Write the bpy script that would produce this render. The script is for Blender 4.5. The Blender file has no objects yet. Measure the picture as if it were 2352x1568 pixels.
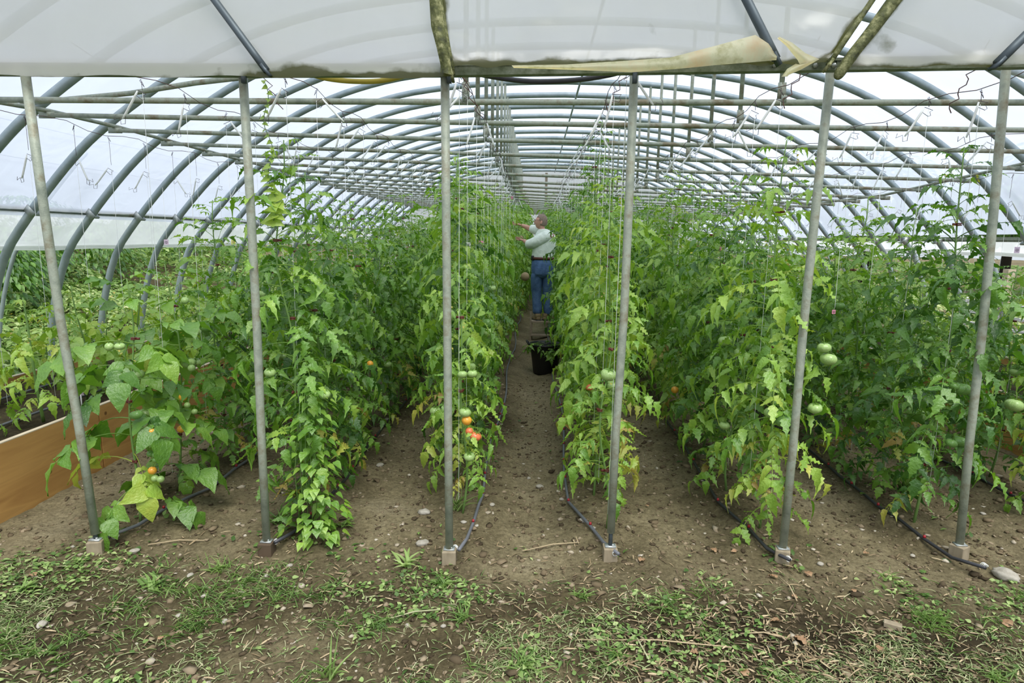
import bpy, bmesh, math, random
import numpy as np
from mathutils import Vector, Matrix
random.seed(7); rng = np.random.default_rng(7)
S = bpy.context.scene; COL = S.collection
PI = math.pi
# ------------------------------------------------------------------ camera
F = 1417.0; CAMH = 1.65
def n3(v): v = np.array(v, float); return v/np.linalg.norm(v)
_Y = n3((55, 236, -F)); _Z = -n3((-136, -8476, -F)); _X = n3(np.cross(_Y, _Z)); _Z = np.cross(_X, _Y)
RW = np.array([_X, _Y, _Z])                       # camera -> world rotation
cam = bpy.data.cameras.new('camera'); camo = bpy.data.objects.new('camera', cam); COL.objects.link(camo)
cam.sensor_width = 36; cam.lens = F/2352*36; cam.clip_start = .05; cam.clip_end = 400
m = Matrix([list(RW[i])+[0] for i in range(3)]+[[0, 0, 0, 1]]); m.translation = (0, 0, CAMH); camo.matrix_world = m
S.camera = camo
def ray(px, py): return RW @ n3((px-1176, 784-py, -F))
def atY(px, py, Y): d = ray(px, py); return Vector((0, 0, CAMH))+Vector(d*(Y/d[1]))
def atX(px, py, X): d = ray(px, py); return Vector((0, 0, CAMH))+Vector(d*(X/d[0]))
# ------------------------------------------------------------------ world and light
w = bpy.data.worlds.new('overcast'); S.world = w; w.use_nodes = True
nt = w.node_tree; bg = nt.nodes['Background']
tc = nt.nodes.new('ShaderNodeTexCoord'); sp = nt.nodes.new('ShaderNodeSeparateXYZ'); cr = nt.nodes.new('ShaderNodeValToRGB')
nt.links.new(tc.outputs['Generated'], sp.inputs[0]); nt.links.new(sp.outputs['Z'], cr.inputs[0]); nt.links.new(cr.outputs[0], bg.inputs[0])
cr.color_ramp.elements[0].position = 0.0; cr.color_ramp.elements[0].color = (.62, .68, .74, 1)
cr.color_ramp.elements[1].position = .5; cr.color_ramp.elements[1].color = (.78, .86, 1, 1)
bg.inputs[1].default_value = .93
sun = bpy.data.lights.new('sun', 'SUN'); sun.energy = 2.9; sun.angle = math.radians(40); sun.color = (1, .98, .93)
suno = bpy.data.objects.new('sun', sun); COL.objects.link(suno); suno.rotation_euler = (math.radians(28), math.radians(12), 0)
S.view_settings.view_transform = 'Standard'; S.view_settings.look = 'None'; S.view_settings.gamma = 1
S.view_settings.exposure = 0.35
try: S.view_settings.use_curve_mapping = False
except Exception: pass
# ------------------------------------------------------------------ helpers: objects
def tag(o, label=None, cat=None, group=None, kind=None):
    if label: o['label'] = label
    if cat: o['category'] = cat
    if group: o['group'] = group
    if kind: o['kind'] = kind
    return o
def thing(name, label, cat, loc=(0, 0, 0), rotz=0, group=None):
    o = bpy.data.objects.new(name, None); COL.objects.link(o); o.location = loc; o.rotation_euler = (0, 0, rotz); o.empty_display_size = .1
    return tag(o, label, cat, group)
def link(name, me, mat, parent=None, loc=None, rot=None):
    o = bpy.data.objects.new(name, me); COL.objects.link(o)
    if mat and not me.materials: me.materials.append(mat)
    if parent: o.parent = parent
    if loc is not None: o.location = loc
    if rot is not None: o.rotation_euler = rot
    return o
def copy_tree(o, parent=None):
    c = o.copy(); COL.objects.link(c)
    if parent: c.parent = parent
    for ch in list(o.children): copy_tree(ch, c)
    return c
class MB:                                          # mesh builder
    def __init__(s): s.v = []; s.f = []; s.t = []
    def add(s, vs, fs, tint=None):
        b = len(s.v); s.v += [tuple(v) for v in vs]; s.f += [tuple(i+b for i in f) for f in fs]
        s.t += [tint if tint is not None else .5]*len(vs); return s
    def box(s, c, h, R=None):
        vs = [Vector((x*h[0], y*h[1], z*h[2])) for x in (-1, 1) for y in (-1, 1) for z in (-1, 1)]
        if R is not None: vs = [R @ v for v in vs]
        c = Vector(c)
        return s.add([v+c for v in vs], [(0, 1, 3, 2), (4, 6, 7, 5), (0, 4, 5, 1), (2, 3, 7, 6), (0, 2, 6, 4), (1, 5, 7, 3)])
    def tube(s, pts, r, seg=8, cap=True, tint=None, flat=None):
        pts = [Vector(p) for p in pts]; N = len(pts)
        rs = [r]*N if not hasattr(r, '__len__') else r
        d0 = (pts[1]-pts[0]).normalized(); u = d0.orthogonal().normalized()
        if abs(d0.z) < .9: u = Vector((0, 0, 1)).cross(d0).normalized()
        vs = []
        for i, p in enumerate(pts):
            d = (pts[min(i+1, N-1)]-pts[max(i-1, 0)])
            if d.length < 1e-9: d = d0
            d.normalize(); u = (u-d*u.dot(d)).normalized(); w_ = d.cross(u)
            for k in range(seg):
                a = 2*PI*k/seg; vs.append(p+(u*math.cos(a)+w_*math.sin(a)*(flat or 1))*rs[i])
        fs = [(i*seg+k, i*seg+(k+1) % seg, (i+1)*seg+(k+1) % seg, (i+1)*seg+k) for i in range(N-1) for k in range(seg)]
        if cap: fs += [tuple(range(seg-1, -1, -1)), tuple((N-1)*seg+k for k in range(seg))]
        return s.add(vs, fs, tint)
    def loft(s, rings, seg=16, cap=True, ax=(1, 0, 0), ay=(0, 1, 0)):
        vs = []                                    # ring = (cx,cy,cz,rx,ry)
        ax = Vector(ax); ay = Vector(ay)
        for r in rings:
            for k in range(seg):
                a = 2*PI*k/seg; vs.append(Vector(r[:3])+ax*math.cos(a)*r[3]+ay*math.sin(a)*r[4])
        N = len(rings)
        fs = [(i*seg+k, i*seg+(k+1) % seg, (i+1)*seg+(k+1) % seg, (i+1)*seg+k) for i in range(N-1) for k in range(seg)]
        if cap: fs += [tuple(range(seg-1, -1, -1)), tuple((N-1)*seg+k for k in range(seg))]
        return s.add(vs, fs)
    def mesh(s, name, smooth=True):
        me = bpy.data.meshes.new(name); me.from_pydata(s.v, [], s.f)
        if smooth: me.polygons.foreach_set('use_smooth', [True]*len(me.polygons))
        a = me.attributes.new('tint', 'FLOAT', 'POINT'); a.data.foreach_set('value', s.t)
        me.update(); return me
    def build(s, name, mat, parent=None, smooth=True, loc=None, mods=()):
        o = link(name, s.mesh(name, smooth), mat, parent, loc)
        for t, kw in mods:
            md = o.modifiers.new(t, t)
            for k, v in kw.items(): setattr(md, k, v)
        return o
class Batch:                                       # many small template copies in one mesh (numpy)
    def __init__(s): s.V = []; s.P = []; s.L = []; s.T = []; s.n = 0
    def many(s, tp, org, yd, nm, ln, wd, tint, curl=None):
        org = np.atleast_2d(org).astype(float); k = len(org)
        yd = np.broadcast_to(np.array(yd, float), (k, 3)); yd = yd/np.linalg.norm(yd, axis=1, keepdims=True)
        nm = np.broadcast_to(np.array(nm, float), (k, 3))
        xd = np.cross(yd, nm); xd = xd/(np.linalg.norm(xd, axis=1, keepdims=True)+1e-9); zd = np.cross(xd, yd)
        V, faces = tp; ln = np.broadcast_to(ln, (k,)); wd = np.broadcast_to(wd, (k,)); tint = np.broadcast_to(tint, (k,))
        W = org[:, None]+xd[:, None]*(V[None, :, 0:1]*wd[:, None, None])+yd[:, None]*(V[None, :, 1:2]*ln[:, None, None])+zd[:, None]*(V[None, :, 2:3]*ln[:, None, None])
        nv = len(V); s.V.append(W.reshape(-1, 3)); s.T.append(np.repeat(tint, nv))
        for i in range(k):
            s.L.append((np.array([j for f in faces for j in f])+s.n)); s.P += [len(f) for f in faces]; s.n += nv
    def add_mb(s, mb, tint):
        s.V.append(np.array(mb.v)); s.T.append(np.full(len(mb.v), tint))
        s.L.append(np.array([j for f in mb.f for j in f])+s.n); s.P += [len(f) for f in mb.f]; s.n += len(mb.v)
    def mesh(s, name):
        me = bpy.data.meshes.new(name); V = np.concatenate(s.V); L = np.concatenate(s.L); P = np.array(s.P)
        me.vertices.add(len(V)); me.vertices.foreach_set('co', V.ravel())
        me.loops.add(len(L)); me.loops.foreach_set('vertex_index', L.astype(np.int32))
        me.polygons.add(len(P)); st = np.concatenate([[0], np.cumsum(P)[:-1]])
        me.polygons.foreach_set('loop_start', st.astype(np.int32))
        me.polygons.foreach_set('use_smooth', np.ones(len(P), bool))
        a = me.attributes.new('tint', 'FLOAT', 'POINT'); a.data.foreach_set('value', np.concatenate(s.T).astype(np.float32))
        me.update(calc_edges=True); return me
def vnoise(x, y, s=0):                              # smooth 2-D value noise, numpy
    x = np.asarray(x, float); y = np.asarray(y, float); xi = np.floor(x); yi = np.floor(y); fx = x-xi; fy = y-yi
    def h(a, b): q = np.sin(a*127.1+b*311.7+s*74.7)*43758.5453; return q-np.floor(q)
    fx = fx*fx*(3-2*fx); fy = fy*fy*(3-2*fy)
    return (h(xi, yi)*(1-fx)+h(xi+1, yi)*fx)*(1-fy)+(h(xi, yi+1)*(1-fx)+h(xi+1, yi+1)*fx)*fy-.5
# ------------------------------------------------------------------ materials
def mat(name, ramp=None, rough=.6, metal=0, src=None, scale=8, detail=6, trans=0, tcol=None, bump=0, bscale=60, spec=.5, objrand=0, coord='Object', dist=.01):
    M = bpy.data.materials.new(name); M.use_nodes = True; t = M.node_tree; N = t.nodes; L = t.links
    p = N['Principled BSDF']; out = N['Material Output']
    p.inputs['Roughness'].default_value = rough; p.inputs['Metallic'].default_value = metal
    p.inputs['Specular IOR Level'].default_value = spec
    tc = N.new('ShaderNodeTexCoord'); c = None
    if ramp:
        r = N.new('ShaderNodeValToRGB'); e = r.color_ramp.elements
        while len(e) < len(ramp): e.new(.5)
        for i, (po, co) in enumerate(ramp): e[i].position = po; e[i].color = (*co, 1)
        if src == 'tint':
            a = N.new('ShaderNodeAttribute'); a.attribute_name = 'tint'; v = a.outputs['Fac']
            nz = N.new('ShaderNodeTexNoise'); nz.inputs['Scale'].default_value = scale; nz.inputs['Detail'].default_value = detail; L.new(tc.outputs[coord], nz.inputs[0])
            ad = N.new('ShaderNodeMath'); ad.operation = 'MULTIPLY_ADD'; L.new(nz.outputs[0], ad.inputs[0]); ad.inputs[1].default_value = .22; L.new(v, ad.inputs[2])
            sb = N.new('ShaderNodeMath'); sb.operation = 'SUBTRACT'; L.new(ad.outputs[0], sb.inputs[0]); sb.inputs[1].default_value = .11; v = sb.outputs[0]
            if objrand:
                oi = N.new('ShaderNodeObjectInfo'); o2 = N.new('ShaderNodeMath'); o2.operation = 'MULTIPLY_ADD'; L.new(oi.outputs['Random'], o2.inputs[0]); o2.inputs[1].default_value = objrand; L.new(v, o2.inputs[2]); v = o2.outputs[0]
            L.new(v, r.inputs[0])
        else:
            nz = N.new('ShaderNodeTexNoise'); nz.inputs['Scale'].default_value = scale; nz.inputs['Detail'].default_value = detail; nz.inputs['Roughness'].default_value = .65
            L.new(tc.outputs[coord], nz.inputs[0]); L.new(nz.outputs[0], r.inputs[0])
        c = r.outputs[0]; L.new(c, p.inputs['Base Color'])
    if bump:
        b = N.new('ShaderNodeBump'); b.inputs['Strength'].default_value = bump; b.inputs['Distance'].default_value = dist
        nb = N.new('ShaderNodeTexNoise'); nb.inputs['Scale'].default_value = bscale; nb.inputs['Detail'].default_value = 5; L.new(tc.outputs[coord], nb.inputs[0]); L.new(nb.outputs[0], b.inputs['Height']); L.new(b.outputs[0], p.inputs['Normal'])
    if trans:
        tr = N.new('ShaderNodeBsdfTranslucent'); mx = N.new('ShaderNodeMixShader'); mx.inputs[0].default_value = trans
        if tcol: tr.inputs[0].default_value = (*tcol, 1)
        elif c is not None:
            hs = N.new('ShaderNodeHueSaturation'); hs.inputs['Saturation'].default_value = 1.1; hs.inputs['Value'].default_value = 1.7; L.new(c, hs.inputs['Color']); L.new(hs.outputs[0], tr.inputs[0])
        L.new(p.outputs[0], mx.inputs[1]); L.new(tr.outputs[0], mx.inputs[2]); L.new(mx.outputs[0], out.inputs[0])
    return M
def flatc(name, c, rough=.6, metal=0, var=.12, **k):
    a = tuple(x*(1-var) for x in c); b = tuple(min(1, x*(1+var)) for x in c)
    return mat(name, [(.35, a), (.65, b)], rough, metal, **k)
def film(name, clear, col, dirty=(.25, .24, .1)):
    M = bpy.data.materials.new(name); M.use_nodes = True; t = M.node_tree; N = t.nodes; L = t.links; out = N['Material Output']; N.remove(N['Principled BSDF'])
    tc = N.new('ShaderNodeTexCoord')
    nz = N.new('ShaderNodeTexNoise'); nz.inputs['Scale'].default_value = 1.1; nz.inputs['Detail'].default_value = 8; nz.inputs['Roughness'].default_value = .6; L.new(tc.outputs['Object'], nz.inputs[0])
    at = N.new('ShaderNodeAttribute'); at.attribute_name = 'tint'
    n2 = N.new('ShaderNodeTexNoise'); n2.inputs['Scale'].default_value = 9; n2.inputs['Detail'].default_value = 6; L.new(tc.outputs['Object'], n2.inputs[0])
    s1 = N.new('ShaderNodeMath'); s1.operation = 'MULTIPLY_ADD'; L.new(n2.outputs[0], s1.inputs[0]); s1.inputs[1].default_value = .7; L.new(at.outputs['Fac'], s1.inputs[2])
    rd = N.new('ShaderNodeValToRGB'); rd.color_ramp.elements[0].position = .8; rd.color_ramp.elements[0].color = (0, 0, 0, 1); rd.color_ramp.elements[1].position = 1.35 if False else 1.0; L.new(s1.outputs[0], rd.inputs[0])
    r = N.new('ShaderNodeValToRGB'); e = r.color_ramp.elements; e[0].position = .3; e[0].color = (*[c*.9 for c in col], 1); e[1].position = .7; e[1].color = (*col, 1); L.new(nz.outputs[0], r.inputs[0])
    mc = N.new('ShaderNodeMix'); mc.data_type = 'RGBA'; L.new(rd.outputs[0], mc.inputs[0]); L.new(r.outputs[0], mc.inputs[6]); mc.inputs[7].default_value = (*dirty, 1)
    tl = N.new('ShaderNodeBsdfTranslucent'); df = N.new('ShaderNodeBsdfDiffuse'); tp = N.new('ShaderNodeBsdfTransparent'); gl = N.new('ShaderNodeBsdfGlossy'); gl.inputs['Roughness'].default_value = .25
    bp = N.new('ShaderNodeBump'); bp.inputs['Strength'].default_value = .25; bp.inputs['Distance'].default_value = .05; wv = N.new('ShaderNodeTexNoise'); wv.inputs['Scale'].default_value = 2.2; wv.inputs['Distortion'].default_value = 1.5; L.new(tc.outputs['Object'], wv.inputs[0]); L.new(wv.outputs[0], bp.inputs['Height'])
    for q in (tl, df, gl): L.new(bp.outputs[0], q.inputs['Normal'])
    L.new(mc.outputs[2], tl.inputs[0]); L.new(mc.outputs[2], df.inputs[0])
    m1 = N.new('ShaderNodeMixShader'); m1.inputs[0].default_value = .2; L.new(tl.outputs[0], m1.inputs[1]); L.new(df.outputs[0], m1.inputs[2])
    m2 = N.new('ShaderNodeMixShader'); cl = N.new('ShaderNodeMath'); cl.operation = 'MULTIPLY_ADD'; L.new(rd.outputs[0], cl.inputs[0]); cl.inputs[1].default_value = -clear*.9; cl.inputs[2].default_value = clear
    L.new(cl.outputs[0], m2.inputs[0]); L.new(m1.outputs[0], m2.inputs[1]); L.new(tp.outputs[0], m2.inputs[2])
    m3 = N.new('ShaderNodeMixShader'); m3.inputs[0].default_value = .04; L.new(m2.outputs[0], m3.inputs[1]); L.new(gl.outputs[0], m3.inputs[2]); L.new(m3.outputs[0], out.inputs[0])
    return M
LEAF = [(0, (.018, .055, .01)), (.2, (.055, .15, .02)), (.42, (.16, .32, .04)), (.66, (.33, .5, .07)), (.88, (.5, .53, .09)), (1, (.45, .31, .08))]
M = {}
M['leaf'] = mat('leaf_green', LEAF, .36, src='tint', scale=25, trans=.27, bump=.7, bscale=70, spec=.75, objrand=.05, dist=.008)
M['weed'] = mat('weed_green', [(0, (.035, .085, .02)), (.35, (.11, .2, .045)), (.6, (.24, .36, .1)), (.85, (.46, .56, .23)), (1, (.62, .6, .33))], .5, src='tint', scale=6, trans=.3, spec=.4)
M['stem'] = mat('stem_green', [(0, (.1, .2, .04)), (1, (.22, .36, .1))], .6, src='tint', scale=20)
M['straw'] = mat('straw', [(0, (.09, .06, .035)), (.5, (.3, .22, .12)), (1, (.52, .42, .26))], .8, src='tint', scale=30)
M['cut'] = mat('cut_grass', [(0, (.07, .12, .03)), (.35, (.18, .25, .08)), (.65, (.36, .41, .2)), (1, (.58, .52, .35))], .65, src='tint', scale=20, trans=.15)
M['steel'] = mat('galvanised_steel', [(.3, (.3, .33, .32)), (.55, (.42, .45, .44)), (.8, (.33, .3, .24))], .42, .45, scale=9, bump=.1, bscale=120)
M['post'] = mat('weathered_pipe', [(.33, (.2, .23, .18)), (.5, (.34, .37, .29)), (.66, (.2, .17, .1))], .55, .15, scale=7, bump=.15, bscale=150)
M['hoop'] = mat('hoop_steel', [(.3, (.27, .33, .34)), (.7, (.42, .48, .49))], .42, .35, scale=6)
M['darksteel'] = flatc('dark_steel', (.08, .1, .11), .5, .5)
M['wire'] = flatc('wire', (.12, .1, .1), .5, .6)
M['rust'] = mat('rusty_wire', [(.3, (.07, .04, .04)), (.7, (.2, .1, .07))], .8, .3, scale=30)
M['twine'] = flatc('white_twine', (.85, .86, .84), .8, var=.03, trans=.2)
M['header'] = mat('mossy_channel', [(.3, (.06, .08, .03)), (.5, (.16, .19, .12)), (.7, (.28, .31, .25))], .65, .2, scale=14, bump=.3)
M['moss'] = mat('algae_film', [(.3, (.02, .025, .008)), (.5, (.1, .11, .03)), (.72, (.42, .41, .2))], .7, scale=22, bump=.5, bscale=50, trans=.12)
M['flap'] = mat('stained_film', [(.35, (.3, .28, .1)), (.5, (.6, .58, .42)), (.72, (.6, .45, .28))], .45, scale=5, trans=.6)
M['film'] = film('greenhouse_film', .26, (.76, .815, .93))
M['gable'] = film('dusty_film', .07, (.86, .835, .78), (.13, .13, .03))
M['curtain'] = film('curtain_film', .2, (.88, .9, .88), (.4, .42, .3))
M['soil'] = None
M['wood'] = None
M['hose'] = flatc('black_drip_hose', (.035, .035, .04), .35)
M['hosegrey'] = flatc('grey_dusty_hose', (.13, .135, .15), .4)
M['red'] = flatc('red_plastic', (.35, .02, .03), .4)
M['clip'] = flatc('brown_red_clip', (.14, .025, .018), .4)
M['yellow'] = flatc('yellow_hose', (.45, .36, .04), .45)
M['paperpink'] = flatc('pink_tag', (.75, .3, .4), .7, var=.04)
M['paperlilac'] = flatc('lilac_tag', (.7, .55, .68), .7, var=.04)
M['paperyel'] = flatc('yellow_tag', (.8, .75, .12), .7, var=.04)
M['paperwhite'] = flatc('white_tag', (.8, .8, .8), .7, var=.04)
M['ink'] = flatc('ink', (.05, .04, .06), .8)
M['stone'] = mat('stone', [(.3, (.26, .23, .18)), (.7, (.5, .47, .4))], .8, scale=12, bump=.3, bscale=40)
M['deadleaf'] = mat('dead_leaf', [(.3, (.25, .13, .06)), (.7, (.5, .33, .19))], .7, scale=20, trans=.15)
M['bucket'] = flatc('black_rubber', (.012, .012, .013), .5)
M['tgreen'] = mat('green_tomato', [(.3, (.22, .38, .09)), (.7, (.42, .55, .22))], .28, scale=8)
M['tdark'] = mat('dark_green_tomato', [(.3, (.1, .24, .05)), (.7, (.22, .38, .1))], .28, scale=8)
M['torange'] = mat('orange_tomato', [(.35, (.8, .3, .03)), (.7, (.75, .45, .06))], .25, scale=6)
M['tred'] = mat('ripening_tomato', [(.3, (.6, .08, .03)), (.6, (.7, .22, .08)), (.75, (.5, .4, .1))], .28, scale=10)
M['flower'] = flatc('yellow_blossom', (.85, .75, .12), .6, trans=.3)
# soil
def soil():
    Mt = bpy.data.materials.new('soil'); Mt.use_nodes = True; t = Mt.node_tree; N = t.nodes; L = t.links; p = N['Principled BSDF']; p.inputs['Roughness'].default_value = .95; p.inputs['Specular IOR Level'].default_value = .15
    tc = N.new('ShaderNodeTexCoord'); at = N.new('ShaderNodeAttribute'); at.attribute_name = 'tint'
    a = N.new('ShaderNodeTexNoise'); a.inputs['Scale'].default_value = 1.6; a.inputs['Detail'].default_value = 9; a.inputs['Roughness'].default_value = .7; L.new(tc.outputs['Object'], a.inputs[0])
    ad = N.new('ShaderNodeMath'); ad.operation = 'MULTIPLY_ADD'; L.new(a.outputs[0], ad.inputs[0]); ad.inputs[1].default_value = .9; L.new(at.outputs['Fac'], ad.inputs[2])
    r = N.new('ShaderNodeValToRGB'); e = r.color_ramp.elements; e.new(.5); e.new(.6)
    for i, (po, co) in enumerate([(.28, (.045, .034, .018)), (.5, (.12, .097, .05)), (.78, (.28, .235, .135)), (1.0, (.37, .315, .2))]): e[i].position = po; e[i].color = (*co, 1)
    L.new(ad.outputs[0], r.inputs[0])
    b = N.new('ShaderNodeTexNoise'); b.inputs['Scale'].default_value = 45; b.inputs['Detail'].default_value = 6; b.inputs['Roughness'].default_value = .75; L.new(tc.outputs['Object'], b.inputs[0])
    r2 = N.new('ShaderNodeValToRGB'); r2.color_ramp.elements[0].position = .3; r2.color_ramp.elements[0].color = (.42, .4, .38, 1); r2.color_ramp.elements[1].position = .7; r2.color_ramp.elements[1].color = (1.3, 1.3, 1.3, 1); L.new(b.outputs[0], r2.inputs[0])
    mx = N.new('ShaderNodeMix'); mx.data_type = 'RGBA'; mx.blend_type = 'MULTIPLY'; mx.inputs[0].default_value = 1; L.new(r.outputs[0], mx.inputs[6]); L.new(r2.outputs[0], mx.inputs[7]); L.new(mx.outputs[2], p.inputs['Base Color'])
    bp = N.new('ShaderNodeBump'); bp.inputs['Strength'].default_value = .9; bp.inputs['Distance'].default_value = .02; L.new(b.outputs[0], bp.inputs['Height']); L.new(bp.outputs[0], p.inputs['Normal'])
    return Mt
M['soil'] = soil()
def woodmat(name, c1, c2, sc=(1, 1, 1), rough=.6):
    Mt = bpy.data.materials.new(name); Mt.use_nodes = True; t = Mt.node_tree; N = t.nodes; L = t.links; p = N['Principled BSDF']; p.inputs['Roughness'].default_value = rough
    tc = N.new('ShaderNodeTexCoord'); mp = N.new('ShaderNodeMapping'); mp.inputs['Scale'].default_value = sc; L.new(tc.outputs['Object'], mp.inputs[0])
    a = N.new('ShaderNodeTexNoise'); a.inputs['Scale'].default_value = 5; a.inputs['Detail'].default_value = 8; a.inputs['Distortion'].default_value = .6; L.new(mp.outputs[0], a.inputs[0])
    r = N.new('ShaderNodeValToRGB'); e = r.color_ramp.elements; e.new(.5)
    for i, (po, co) in enumerate([(.3, c1), (.6, c2), (.8, tuple(x*.75 for x in c2))]): e[i].position = po; e[i].color = (*co, 1)
    L.new(a.outputs[0], r.inputs[0])
    v = N.new('ShaderNodeTexVoronoi'); v.inputs['Scale'].default_value = 3.2; L.new(tc.outputs['Object'], v.inputs[0])
    r3 = N.new('ShaderNodeValToRGB'); r3.color_ramp.elements[0].position = .03; r3.color_ramp.elements[0].color = (.2, .13, .08, 1); r3.color_ramp.elements[1].position = .055; r3.color_ramp.elements[1].color = (1, 1, 1, 1); L.new(v.outputs[0], r3.inputs[0])
    mx = N.new('ShaderNodeMix'); mx.data_type = 'RGBA'; mx.blend_type = 'MULTIPLY'; mx.inputs[0].default_value = .8; L.new(r.outputs[0], mx.inputs[6]); L.new(r3.outputs[0], mx.inputs[7]); L.new(mx.outputs[2], p.inputs['Base Color'])
    return Mt
M['board'] = woodmat('varnished_plywood', (.38, .19, .055), (.54, .3, .095), (1, .35, 3))
M['boardtop'] = flatc('cut_board_edge', (.5, .42, .3), .7)
M['block'] = woodmat('weathered_block', (.2, .16, .1), (.34, .28, .19), (3, 3, 1), .85)
M['plank'] = woodmat('grey_plank', (.22, .17, .12), (.36, .29, .21), (1, 1, 3), .8)

# ------------------------------------------------------------------ ground
ROWX = [-2.2, -1.34, -.4, .42, 1.31, 2.27, 3.2]
def terr(x, y):
    x = np.asarray(x, float); y = np.asarray(y, float); z = np.zeros(np.broadcast(x, y).shape)
    inside = np.clip((y-3.0)/.5, 0, 1)
    for r in ROWX: z = z+.05*np.exp(-((x-r)/.22)**2)*inside
    z = z+.05*vnoise(x*1.3, y*1.3, 1)*(1-.6*inside)+.028*vnoise(x*4, y*4, 2)+.022*vnoise(x*11, y*11, 3)+.012*vnoise(x*27, y*27, 4)
    z = z-.03*np.exp(-((x-0.02)/.22)**2)*inside
    near = np.exp(-((y-2.9)/.12)**2); z = z*(1-.6*near)
    out = np.clip((-x-6.5)/5, 0, 1); z = z+out*1.25                  # weedy bank on the left
    return z-.01
def T(x, y): return float(terr(x, y))
def gp(px, py):
    z = 0
    for _ in range(3):
        d = ray(px, py); t = (z-CAMH)/d[2]; x, y = d[0]*t, d[1]*t; z = T(x, y)
    return Vector((x, y, z))
def grid(xs, ys, zf, tf):
    X, Y = np.meshgrid(xs, ys); Z = zf(X, Y); nx, ny = len(xs), len(ys)
    me = bpy.data.meshes.new('ground'); me.vertices.add(nx*ny); me.vertices.foreach_set('co', np.stack([X, Y, Z], -1).ravel())
    i = np.arange(nx-1)[None]+np.arange(ny-1)[:, None]*nx; q = np.stack([i, i+1, i+1+nx, i+nx], -1).reshape(-1, 4)
    me.loops.add(q.size); me.loops.foreach_set('vertex_index', q.ravel().astype(np.int32)); me.polygons.add(len(q)); me.polygons.foreach_set('loop_start', (np.arange(len(q))*4).astype(np.int32))
    me.polygons.foreach_set('use_smooth', np.ones(len(q), bool)); a = me.attributes.new('tint', 'FLOAT', 'POINT'); a.data.foreach_set('value', tf(X, Y).ravel().astype(np.float32)); me.update(calc_edges=True); return me
def soiltint(x, y):
    t = .2+.12*vnoise(x*.9, y*.9, 8)
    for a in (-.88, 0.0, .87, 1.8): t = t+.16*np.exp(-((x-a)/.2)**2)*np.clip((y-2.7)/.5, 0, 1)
    t = t+.16*np.exp(-((x+2.7)/.25)**2)+.16*vnoise(x*3.1, y*3.1, 17)
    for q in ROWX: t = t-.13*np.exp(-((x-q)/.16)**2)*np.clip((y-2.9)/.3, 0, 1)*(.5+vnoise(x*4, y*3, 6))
    t = t-.18*np.exp(-((x-1.3)/.9)**2-((y-2.2)/.5)**2)-.1*np.exp(-((y-2.45)/.35)**2)*(vnoise(x*2, y*2, 5)+.5)
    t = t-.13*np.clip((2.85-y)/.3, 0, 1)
    t = t+.16*np.exp(-((x+.1)/.35)**2-((y-2.0)/.2)**2)+.2*np.exp(-((x-1.9)/.3)**2-((y-2.15)/.15)**2)
    return t
ys = np.concatenate([np.arange(-1.5, 1.5, .1), np.arange(1.5, 5, .016), np.arange(5, 9, .03), np.arange(9, 26, .1), np.arange(26, 90, 2)])
xs = np.concatenate([np.arange(-40, -7, .6), np.arange(-7, -2.9, .1), np.arange(-2.9, 2.9, .018), np.arange(2.9, 8, .06), np.arange(8, 60, 1.5)])
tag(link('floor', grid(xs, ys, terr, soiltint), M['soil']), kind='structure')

# ------------------------------------------------------------------ leaf templates (x across, y along, z up)
def tmpl(rows, fold=.25, droop=.35, ripple=0):
    V = []; Fc = []
    for i, (t, w_) in enumerate(rows):
        z = -droop*t*t
        V += [(-w_, t-.04*w_, z+fold*w_*.5+ripple*(-1)**i), (0, t, z), (w_, t-.04*w_, z+fold*w_*.5-ripple*(-1)**i)]
    for i in range(len(rows)-1):
        a = i*3; Fc += [(a, a+1, a+4, a+3), (a+1, a+2, a+5, a+4)]
    return np.array(V, float), Fc
LOBED = tmpl([(0, .03), (.1, .3), (.22, .52), (.3, .36), (.44, .5), (.54, .28), (.68, .33), (.78, .14), (1, 0.01)], .35, .35, .025)
BROAD = tmpl([(0, .06), (.08, .38), (.22, .52), (.42, .5), (.65, .34), (.85, .15), (1, .01)], .3, .4, .03)
OVATE = tmpl([(0, .03), (.2, .38), (.45, .5), (.75, .28), (1, .01)], .25, .3)
HEART = tmpl([(-.14, .25), (-.08, .46), (.12, .55), (.4, .42), (.7, .2), (1, .01)], .2, .2)
BLADE = tmpl([(0, .5), (.3, .5), (.6, .4), (.85, .25), (1, .02)], .3, .45)
CHIP = tmpl([(0, .3), (.5, .5), (1, .25)], .3, .05)
LOB = [LOBED, tmpl([(0, .03), (.1, .3), (.22, .5), (.3, .36), (.44, .5), (.54, .28), (.68, .33), (.78, .14), (1, 0.01)], .7, .6, .04), tmpl([(0, .03), (.12, .34), (.25, .46), (.33, .3), (.5, .42), (.62, .2), (.76, .24), (.86, .1), (1, 0.01)], .1, -.15, .05), tmpl([(0, .03), (.1, .3), (.22, .52), (.3, .4), (.44, .46), (.54, .3), (.68, .3), (.78, .14), (1, 0.01)], .5, .9, .03)]
def arr(*v): return np.array(v, float)
def norm(v): return v/(np.linalg.norm(v)+1e-9)
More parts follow.
